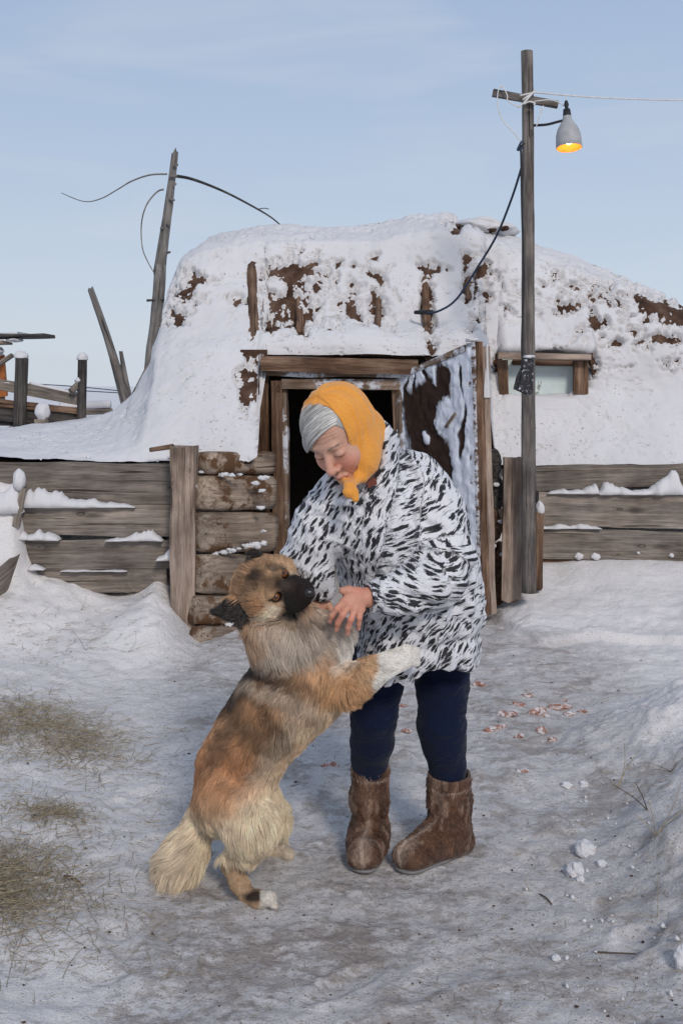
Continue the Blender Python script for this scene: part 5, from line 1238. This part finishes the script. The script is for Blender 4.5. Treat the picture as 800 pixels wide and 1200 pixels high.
# folds
nr = normals(jk)
def ridge(q, s): return 1 - np.abs(fbm(q, s, 2)) * 2
f1 = .016 * ridge(np.stack([tu * 13, tvv * 3.0 + tu * 2, V_[:, 1] * 3], -1), 91)           # gathers running down
f2 = .012 * ridge(np.stack([V_[:, 0] * 5, V_[:, 1] * 5, V_[:, 2] * 15 + V_[:, 0] * 8], -1), 92)
f3 = .003 * fbm(V_ * 26, 93, 3)
wl_ = near_l.astype(float); waist = np.exp(-((V_[:, 2] - (.655 + .1 * (V_[:, 0] - .2))) / .018) ** 2) * (1 - wl_) * sstep(.0, .02, np.where(al > .25, dl, 1.0))
disp = np.where(near_l | near_r, .004 * ridge(np.stack([al * 16 + ar * 4, V_[:, 0] * 4, V_[:, 2] * 5], -1), 94) + f2 * .7, f1 * .75 + f2 * .35) + f3
disp = disp - .012 * waist + .003 * np.sin(tu * 140) * np.exp(-((V_[:, 2] - .655) / .04) ** 2) * (1 - wl_)
# seams: shoulder ring, front edge, back panel lines
seam = np.exp(-((dl - dt - .004) / .003) ** 2) * (al < .2) + np.exp(-((V_[:, 0] - (P(443, 0, 3.0)[0] + .25 * (V_[:, 2] - .9))) / .003) ** 2) * (V_[:, 1] < 3.1)
cuff = near_l & (al > al.max() - .035)
disp = disp * (1 - .5 * (al > al.max() - .05)) - .005 * np.clip(seam, 0, 1)
inner = ((V_ - P(488, 740, 3.14)) * nr).sum(1) < 0
set_coords(jk, coords(jk) + nr * (np.where(inner, 0, disp) - .006)[:, None])
set_attr(jk, 'pc', pc, 'FLOAT_VECTOR'); set_attr(jk, 'seam', np.clip(seam, 0, 1), 'FLOAT')
JM = Mat('feather_print_cloth', .72, .3); A_ = JM.attr('pc').outputs['Vector']
wv = JM.new('ShaderNodeTexNoise'); wv.inputs['Scale'].default_value = 16; wv.inputs['Detail'].default_value = 3; JM.link(A_, wv.inputs['Vector'])
wsub = JM.new('ShaderNodeVectorMath', operation='SUBTRACT'); wsub.inputs[1].default_value = (.5, .5, .5); JM.link(wv.outputs['Color'], wsub.inputs[0])
wsc = JM.new('ShaderNodeVectorMath', operation='SCALE'); wsc.inputs['Scale'].default_value = .030; JM.link(wsub.outputs[0], wsc.inputs[0])
wad = JM.new('ShaderNodeVectorMath', operation='ADD'); JM.link(A_, wad.inputs[0]); JM.link(wsc.outputs[0], wad.inputs[1])
def stretch(v, s):
    m_ = JM.new('ShaderNodeMapping'); m_.inputs['Scale'].default_value = s; JM.link(v, m_.inputs[0]); return m_.outputs[0]
vo = JM.new('ShaderNodeTexVoronoi'); vo.inputs['Scale'].default_value = 1.0; vo.inputs['Randomness'].default_value = .78; JM.link(stretch(wad.outputs[0], (27, 92, 1)), vo.inputs['Vector'])
streak = JM.noise(stretch(wad.outputs[0], (46, 400, 1)), 1.0, 4, .65)
jag = JM.noise(stretch(wad.outputs[0], (120, 160, 1)), 1.0, 3, .6)
core = JM.math('ADD', JM.math('ADD', vo.outputs['Distance'], JM.math('MULTIPLY', JM.math('SUBTRACT', streak, .5), 1.15)), JM.math('MULTIPLY', JM.math('SUBTRACT', jag, .5), .35))
k1 = JM.rng(core, .43, .48, 1, 0)
thin = JM.rng(JM.noise(stretch(wad.outputs[0], (26, 210, 1)), 1.0, 5, .7), .59, .61, 0, 1)
kk = JM.math('MAXIMUM', k1, JM.math('MULTIPLY', thin, .85))
_p = JM.obj(rand=False); wr1 = JM.noise(JM.obj((1.6, 1.6, .55), rand=False), 13, 3, .5, 1.2); wr_ = JM.math('ABSOLUTE', JM.math('SUBTRACT', wr1, .5)); cl = JM.noise(_p, 350, 2, .6)
white = JM.mix(JM.noise(_p, 7, 3), (.60, .60, .625), (.70, .70, .72))
cj = JM.mix(kk, white, (.022, .022, .026)); cj = JM.mix(JM.math('MULTIPLY', JM.attr('seam').outputs['Fac'], .35), cj, (.15, .15, .18))
JM.color(cj); JM.normal(JM.bump(cl, .0006, .5, JM.bump(JM.noise(_p, 30, 4, .6), .008, .5, JM.bump(wr_, .022, .75))))
jk.data.materials.append(JM.m)
slabm = plain('brown_leather_patch', (.14, .035, .02), .5)
cpos = P(431, 564, 2.84)

def front_at(a, b_):
    u_, v_ = proj(V_); k_ = np.where((u_ - a) ** 2 + (v_ - b_) ** 2 < 9)[0]; return V_[k_[np.argmin(V_[k_, 1])]]
cpos = front_at(433, 565)
patch_ = plank('leather_patch', cpos + np.array([-.012, -.008, -.002]), cpos + np.array([.012, -.005, .003]), .022, .006, slabm, woman, wob=0)
cordm = plain('pale_drawcord', (.45, .43, .40), .8)
dc = front_at(474, 748)
tube('drawcord', [dc + [0, -.006, 0], dc + [-.004, -.012, -.03], dc + [.003, -.010, -.055]], .0022, cordm, woman)
# ------------------------------------------------------------------ the dog
dog = empty('dog', (-.32, 3.0, 0.0), 'fluffy tan and cream dog on its hind legs, one white paw on the woman', 'dog')
dh = P(316, 685, 2.84)
df = nrm((.76, -.64, -.03)); du_ = nrm((-.50, -.50, .42)); du_ = nrm(du_ - df * (du_ @ df))
# the eye line in the picture runs from (320,698) to (334,674)
ey = nrm(np.array([.50, .12, .86])); ey = nrm(ey - df * (ey @ df)); ds = ey; du_ = np.cross(ds, df)
if du_[0] > 0: du_ = -du_
DR = np.array([ds, df, du_])
def DH(x, y, z): return dh + ds * x + df * y + du_ * z
g = Vol((-.62, 2.62, 0.0), (.24, 3.42, 1.12), .004)
hip, mid, cst, nek = P(268, 935, 3.06), P(300, 862, 3.02), P(350, 795, 2.98), P(335, 742, 2.92)
g.chain([(hip, .092), (P(280, 897, 3.04), .094), (mid, .095), (P(326, 828, 3.0), .104), (cst, .105)], .05)
g.ball(cst + np.array([.03, 0, .0]), (.10, .11, .11), .05); g.chain([(cst, .10), (nek, .088)], .05); g.chain([(nek, .088), (DH(0, -.055, -.03), .068)], .04)
g.ball(P(382, 752, 2.95), (.07, .07, .075), .04)
# hind legs: thigh, knee forward (right), hock back, foot
g.chain([(P(272, 935, 2.99), .080), (P(294, 968, 2.95), .058), (P(286, 994, 2.97), .038)], .04)
g.chain([(P(288, 990, 2.97), .042), (P(272, 1012, 3.0), .029), (P(280, 1035, 2.975), .025), (P(290, 1050, 2.955), .024)], .015)
g.chain([(P(291, 1052, 2.955), .024), (P(303, 1054, 2.93), .024), (P(315, 1053, 2.915), .021)], .01)
for o_ in (-.016, -.005, .006, .017): g.chain([(P(306, 1053, 2.93) + np.array([-o_ * .6, o_, 0]), .012), (P(318, 1057, 2.91) + np.array([-o_ * .5, o_ * 1.1, .001]), .011)], .004)
g.chain([(P(296, 938, 3.14), .072), (P(316, 958, 3.2), .050), (P(318, 985, 3.26), .030), (P(322, 998, 3.27), .020), (P(338, 1001, 3.22), .020)], .03)
# tail
g.chain([(P(240, 955, 3.08), .040), (P(222, 990, 3.08), .040), (P(213, 1008, 3.06), .040), (P(208, 1016, 3.04), .028)], .03)
# fore legs
g.chain([(P(385, 798, 2.93), .062), (P(412, 803, 2.90), .044), (P(430, 792, 2.89), .036), (P(452, 780, 2.90), .027), (P(470, 772, 2.91), .024), (P(481, 770, 2.915), .021)], .03)
for o_ in (-.015, -.005, .005, .015): g.chain([(P(474, 768, 2.912) + np.array([0, o_ * .6, o_]), .013), (P(488, 769.5, 2.918) + np.array([0, o_ * .6, o_]), .0105)], .004)
g.chain([(P(380, 800, 3.05), .045), (P(408, 798, 3.02), .030), (P(428, 795, 2.99), .022), (P(440, 790, 2.97), .020)], .02)
# head
def gb(c, r, k=.012, op='add'): g.ball(DH(*c), r, k, op, DR)
gb((0, -.008, .000), (.064, .068, .050), .02); gb((.040, .006, -.016), (.036, .045, .038), .02); gb((-.040, .006, -.016), (.036, .045, .038), .02)
g.chain([(DH(0, .035, -.010), .044), (DH(0, .070, -.012), .033), (DH(0, .100, -.013), .0255), (DH(0, .118, -.010), .020)], .018)
g.chain([(DH(-.030, .045, -.028), .028), (DH(-.026, .080, -.026), .024), (DH(-.016, .104, -.022), .018)], .015)
for s_ in (1, -1): g.chain([(DH(.020 * s_, .05, -.036), .023), (DH(.015 * s_, .085, -.032), .020), (DH(.009 * s_, .108, -.028), .015)], .012)
g.chain([(DH(0, .05, -.040), .026), (DH(0, .100, -.044), .016)], .012)
gb((0, .126, -.004), (.015, .011, .012), .005)
gb((.030, .058, .018), (.013, .010, .009), .008, 'sub'); gb((-.030, .058, .018), (.013, .010, .009), .008, 'sub')
gb((.027, .046, .034), (.016, .014, .009), .012); gb((-.027, .046, .034), (.016, .014, .009), .012)
# ears: right ear (image left) folded back and down, left ear small behind
earA = P(250, 717, 2.87); earA0, earA1, earA2 = P(283, 697, 2.87), P(292, 733, 2.87), P(272, 714, 2.87)
for t in np.linspace(0, 1, 12):
    a = earA0 * (1 - t) + earA * t; c = earA1 * (1 - t) + earA * t; g.cone(a, c, .010 - .005 * t, .010 - .005 * t, .006)
earB = P(295, 643, 2.90); b0, b1 = P(291, 668, 2.88), P(318, 662, 2.90)
for t in np.linspace(0, 1, 10):
    a = b0 * (1 - t) + earB * t; c = b1 * (1 - t) + earB * t; g.cone(a, c, .010 - .005 * t, .010 - .005 * t, .006)
V_, Q_ = g.mesh(); V_ = smooth_verts(V_, Q_, 2)
def dogcol(Pn):
    """coat colour and fur length at points"""
    n = fbm(Pn * 9, 101, 4); n2 = fbm(Pn * 26, 102, 3); px, py = proj(Pn); px = px + 5 * n2; py = py + 6 * n
    tan = np.array([.50, .295, .165]); cream = np.array([.78, .64, .46]); dark = np.array([.045, .030, .022]); grey = np.array([.47, .39, .31]); white = np.array([.78, .74, .68]); rust = np.array([.36, .17, .075])
    c = np.tile(tan, (len(Pn), 1)) * (1 + .18 * n)[:, None]; ln = np.full(len(Pn), .034)
    def B(w, rgb):
        nonlocal c
        w = np.clip(w, 0, 1)[:, None]; c = c * (1 - w) + np.array(rgb) * w
    def blob(a, b_, rx, ry, s=1.0, rot=0):
        dx, dy = px - a, py - b_; cr, sr = math.cos(rot), math.sin(rot); u, v = (dx * cr + dy * sr) / rx, (-dx * sr + dy * cr) / ry
        return np.clip((1.35 - np.sqrt(u * u + v * v)) / .7, 0, 1) * s
    B(sstep(895, 945, py + (px - 280) * .3), cream); B(blob(262, 898, 42, 40), rust * 1.2 + .03)
    B(blob(250, 925, 34, 25, .5), tan); B(blob(345, 880, 30, 60, .55, .4), cream)
    B(blob(325, 868, 14, 60, .5, .55), grey); B(blob(300, 840, 26, 34, .6), (.26, .14, .07)); B(blob(285, 800, 15, 38, 1.0, .5), dark * 1.2); B(blob(318, 838, 30, 9, .6, .9), dark * 2); B(blob(300, 852, 40, 12, .45, .6), dark * 2)
    B(blob(262, 868, 12, 38, .6, .5), dark * 2.2); B(blob(330, 790, 45, 11, .85, .3), dark * 1.4); B(blob(335, 812, 50, 11, .75, .25), (.50, .41, .32)); B(blob(300, 780, 20, 10, .8), dark)
    B(blob(375, 775, 34, 28, .7), (.56, .34, .19)); B(blob(408, 805, 28, 24, .8), (.62, .37, .19)); B(blob(430, 790, 20, 14, .7), (.62, .42, .25))
    B(sstep(432, 441, px) * (py < 830), white); B(blob(402, 757, 19, 28, 1.0), white); B(blob(388, 838, 20, 16, .55, .6), cream); B(blob(360, 850, 16, 10, .4), cream)
    # ruff
    r_ = blob(335, 748, 62, 30, 1.0); B(r_ * .75, grey * np.array([1.12, 1.14, 1.18])); B(blob(340, 755, 30, 22, .55), (.62, .56, .48)); B(blob(378, 725, 26, 30, .6), (.48, .42, .36)); B(blob(285, 745, 22, 18, .6), (.42, .25, .14)); B(blob(350, 725, 20, 6, .6), dark * 2)
    ln = ln + .012 * r_ + .004 * sstep(900, 960, py) + .036 * sstep(250, 228, px) * sstep(960, 985, py)
    # tail and feet
    tl = sstep(238, 226, px) * sstep(965, 985, py); B(tl * .8, (.62, .51, .38)); 
    low = sstep(1006, 1014, py) * (px > 240); B(low, (.42, .28, .17)); ln = np.where(low > .3, .010, ln)
    B(blob(297, 1054, 12, 8, 1.0), dark); B(sstep(301, 306, px) * sstep(1040, 1048, py), (.68, .62, .54)); B(sstep(322, 328, px) * sstep(985, 990, py) * (px < 350), (.60, .50, .38))
    foot = ((py > 1036) & (px > 240)) | ((px > 312) & (py > 982)); ln = np.where(foot, .007, ln)
    leg = sstep(395, 410, px) * (py > 745) * (py < 830); ln = np.where(leg > .5, np.interp(px, [400, 440, 480, 492], [.020, .014, .009, .005]), ln)
    # head, in its own coordinates
    L = (Pn - dh) @ DR.T + .0025 * np.stack([n2, n, n2], 1); x, y, z = L[:, 0], L[:, 1], L[:, 2]; hd = (np.abs(x) < .085) & (y > -.055) & (y < .15) & (z > -.075) & (z < .085)
    hd = hd & (np.linalg.norm(L - [0, .02, 0], axis=1) < .125 + .02 * n2) 
    w = hd.astype(float) * sstep(-.055, -.02, y + .02 * n2 + .01 * n)
    B(w * .95, np.array([.46, .28, .155]) * (1 + .25 * n2)[:, None] if False else (.46, .28, .155))
    B(w * np.exp(-((np.abs(x) - .0) / .022) ** 2) * sstep(-.045, -.01, y + .01 * n2) * .85, (.11, .068, .045))
    B(w * np.exp(-((np.abs(x) - .020) / .010) ** 2) * np.exp(-((y - .002) / .022) ** 2) * .8, (.05, .032, .024))
    B(w * np.exp(-((np.abs(x) - .027) / .012) ** 2) * np.exp(-((y - .030) / .014) ** 2) * .8, (.52, .33, .18))
    B(w * np.exp(-((np.abs(x) - .055) / .018) ** 2) * np.exp(-((y - .03) / .03) ** 2) * .75, (.60, .40, .24))
    B(w * np.exp(-((np.abs(x) - .034) / .012) ** 2) * np.exp(-((y - .064) / .012) ** 2) * sstep(.015, -.01, z) * 1.0, (.74, .60, .44))
    mz = w * sstep(.055, .070, y + .010 * (z < -.005) - .25 * np.abs(x) + .008 * n2 + .006); B(mz, (.024, .018, .016))
    B(w * sstep(.040, .055, y) * np.exp(-(x / .020) ** 2), (.022, .015, .012))
    ed = np.minimum(np.linalg.norm(Pn - DH(.030, .050, .0185), axis=1), np.linalg.norm(Pn - DH(-.030, .050, .0185), axis=1)); B(sstep(.0195, .0135, ed), (.016, .010, .009))
    B(w * sstep(-.036, -.046, z) * sstep(.05, .08, y) * .7, (.36, .32, .28))
    B(w * sstep(.11, .07, y) * sstep(.05, .07, y) * np.exp(-(x / .014) ** 2) * .35, (.16, .12, .09))
    B(w * blob(316, 717, 9, 8, 1.0), (.80, .66, .48)); B(w * blob(300, 706, 10, 8, .5), (.46, .22, .10)); B(w * blob(302, 673, 11, 4, .75, -.15), (.04, .028, .022)); B(w * blob(325, 664, 10, 4, .7, .3), (.05, .035, .028)); B(w * blob(290, 690, 12, 8, .4), (.30, .20, .13))
    un = w * sstep(-.022, -.040, z) * sstep(.06, .045, y); B(un * .8, (.36, .29, .22))
    B(w * blob(345, 714, 17, 11, 1.0, -.3), (.022, .017, .015)); B(w * blob(371, 712, 4, 8, .8), (.60, .57, .52))
    ln = np.where(w > .4, np.interp(y, [-.055, -.02, .02, .05, .13], [.030, .024, .013, .008, .0045]) + .014 * un + .012 * sstep(.035, .06, np.abs(x)) * sstep(.04, .0, y), ln)
    eA = np.zeros(len(Pn)); 
    for p0, p1, p2, nm in ((earA0, earA1, earA, 0), (b0, b1, earB, 1)):
        mm = (p0 + p1 + p2) / 3; d = np.linalg.norm(Pn - (mm * .75 + p2 * .25), axis=1); eA = np.maximum(eA, np.clip((.062 if nm == 0 else .036) - d, 0, .012) / .012 * (np.abs(x) > (.055 if nm == 0 else .03)))
    B(eA, (.026, .019, .017)); ln = np.where(eA > .5, .015, ln)
    bad = (np.linalg.norm(Pn - P(360, 700, 2.8), axis=1) < 0)
    return np.clip(c, 0, 1), ln
colr, ln = dogcol(V_)
DM = Mat('dog_coat', .85, .15); _c = DM.attr('col'); _n = DM.noise(DM.obj(rand=False), 130, 4, .7)
DM.color(DM.mix(1.0, _c.outputs['Color'], DM.rgb1(DM.rng(_n, .3, .7, .55, 1.05)), 'MULTIPLY')); DM.normal(DM.bump(_n, .003, .8))
dbody = mesh_np('body', V_ , Q_, DM.m, dog); set_attr(dbody, 'col', colr); nv = normals(dbody)
set_coords(dbody, coords(dbody) - nv * np.minimum(ln * .10, .004)[:, None])
# eyes, nose, mouth
EYE = Mat('amber_eye', .08, .6); EYE.color((.16, .055, .018)); PUP = plain('eye_pupil', (.004, .003, .003), .05, .7, var=0); NOSE = plain('wet_black_nose', (.012, .011, .012), .3, .6, var=.3, scale=300, bumpd=.001)
for s_ in (1, -1):
    c = DH(.030 * s_, .050, .0185); d_ = nrm(ds * .30 * s_ + df * .75 + du_ * .55 + np.array([0, -.55, .05]))
    c = c + du_ * .0015 + df * .001
    c = c + d_ * .001; e = lump('eye', c, .0104, EYE.m, dog, amp=0, n=14); lump('pupil', c + d_ * .0066, .0049, PUP, e, amp=0, n=10)
lump('nose', DH(0, .132, -.004), (.0135, .0115, .0115), NOSE, dog, amp=.08, n=14)
tube('lip_line', [DH(.012, .128, -.028), DH(.022, .108, -.034), DH(.028, .08, -.036)], .0022, plain('pale_lip_fur', (.55, .52, .48), .9), dog)
# fur strands
def fur(n, seed):
    r = np.random.RandomState(seed); a = V_[Q_[:, 0]]; b_ = V_[Q_[:, 1]]; c_ = V_[Q_[:, 2]]; d = V_[Q_[:, 3]]
    ctr = (a + b_ + c_ + d) / 4; nf = np.cross(c_ - a, d - b_); ar = np.linalg.norm(nf, axis=1); nf /= ar[:, None] + 1e-12
    cl, lf = dogcol(ctr); dens = ar * np.interp(lf, [.003, .012, .04], [3.0, 2.4, 1.0])
    dens *= np.where(nf[:, 1] > .55, .12, 1)       # far side, turned from every near viewpoint, carries less
    i = r.choice(len(ctr), n, p=dens / dens.sum()); w = r.rand(n, 4); w /= w.sum(1)[:, None]
    p = a[i] * w[:, :1] + b_[i] * w[:, 1:2] + c_[i] * w[:, 2:3] + d[i] * w[:, 3:]; N = nf[i]
    # lie of the coat: from head to tail; down the legs; forward on the neck ruff
    px, py = proj(p); F_ = np.tile(nrm(hip - cst), (n, 1)) * 1.0
    def setw(wt, v): 
        nonlocal F_
        wt = np.clip(wt, 0, 1)[:, None]; F_ = F_ * (1 - wt) + np.asarray(v) * wt
    setw(sstep(915, 960, py) * (px > 238), (.12, -.05, -1)); setw(sstep(242, 230, px) * sstep(960, 980, py), (-.75, 0, -.55)); setw(sstep(215, 195, px) * sstep(975, 990, py), (-.7, 0, -.2))
    setw((px < 235) * (py > 1010) * 1.0, (-.2, 0, -1)); setw((py > 1038) & (px > 250), (.8, -.3, -.3))
    setw(sstep(360, 425, px) * sstep(760, 785, py) * (py < 840), (.6, 0, -.6)); setw(sstep(425, 440, px) * (py > 740) * (py < 830), (1, 0, .12))
    rf_ = np.clip(1.3 - np.sqrt(((px - 335) / 70) ** 2 + ((py - 740) / 34) ** 2), 0, 1) * 2; setw(rf_, (.10, -.2, -.7)); setw(rf_ * sstep(350, 385, px), (.75, -.1, -.6)); setw(rf_ * sstep(300, 270, px), (-.45, -.1, -.9))
    L = (p - dh) @ DR.T; hd = (np.linalg.norm(L - [0, .01, 0], axis=1) < .095) | (np.linalg.norm(L - [0, .09, -.01], axis=1) < .06); setw(hd.astype(float), -df + .12 * du_)
    er = (np.linalg.norm(p - (earA * .6 + earA0 * .2 + earA1 * .2), axis=1) < .036); setw(er, nrm(earA - (earA0 + earA1) / 2))
    F_ = F_ + .45 * np.stack([fbm(p * 14, 111, 2), fbm(p * 14, 112, 2), fbm(p * 14, 113, 2)], 1) + .55 * np.stack([vnoise(p * 38, 114), vnoise(p * 45, 115), vnoise(p * 45, 116)], 1)
    F_ -= (F_ * N).sum(1)[:, None] * N; F_ /= np.linalg.norm(F_, axis=1)[:, None] + 1e-9
    l = lf[i] * r.uniform(.65, 1.25, n); short = (lf[i] < .015)
    # keep off the eyes
    keep = np.ones(n, bool)
    for s_ in (1, -1): keep &= np.linalg.norm(p - DH(.030 * s_, .052, .0185), axis=1) > .0105
    keep &= np.linalg.norm(p - DH(0, .134, -.006), axis=1) > .013
    k = 6; t = np.linspace(0, 1, k)[None, :, None]; up = np.where(short, .28, .62)[:, None, None]
    g_ = np.array([0, 0, -1.0])
    pts = p[:, None, :] - N[:, None, :] * .002 + l[:, None, None] * (F_[:, None, :] * (t * (.62 + .3 * t)) + N[:, None, :] * up * (t - .62 * t * t) + g_ * (.14 * t * t) * (~short)[:, None, None])
    cell = np.floor(p / .013 + .35 * vnoise(p * 40, 131)[:, None]).astype(np.int64); key = cell[:, 0] * 1000003 + cell[:, 1] * 1009 + cell[:, 2]; _, inv = np.unique(key, return_inverse=True); inv = inv.ravel()
    cn_ = np.bincount(inv)[inv][:, None]; rel_ = pts - p[:, None, :]; mt = np.stack([np.bincount(inv, pts[:, -1, a_])[inv] for a_ in range(3)], 1) / cn_
    cw = np.where(short, .10, .42)[:, None, None]; pts = pts + (mt[:, None, :] - pts[:, -1:, :]) * t ** 1.6 * cw
    pts = pts + (np.stack([vnoise(p * 60, 120), vnoise(p * 60, 121), vnoise(p * 60, 122)], 1)[:, None, :] * .006 * t ** 2 * (~short)[:, None, None]) + r.randn(n, 1, 3) * .0016 * t * (l[:, None, None] > .015)
    col_, _ = dogcol(p); col_ = col_ + (col_.sum(1) < .15)[:, None] * (r.rand(n) ** 3 * .07)[:, None]; br = r.uniform(.72, 1.28, n)[:, None] * (1 + .22 * vnoise(p * 50, 123))[:, None]; drk = (r.rand(n) < .10)[:, None]
    col_ = np.clip(col_ * br * np.where(drk, .55, 1.08), 0, .95)
    rad0 = np.where(short, .00036, .00044)[:, None] * np.array([[1, 1, .9, .75, .5, .12]])
    return pts[keep], rad0[keep], col_[keep]
FM = Mat('fur_strands', .6, .25); FM.link(FM.attr('col').outputs['Color'], FM.b.inputs['Base Color'])
pts_, rad_, col_ = fur(230000, 3)
fo = make_curves('fur', pts_, rad_, col_, FM.m, dbody)
# whiskers and ear tufts are part of the coat
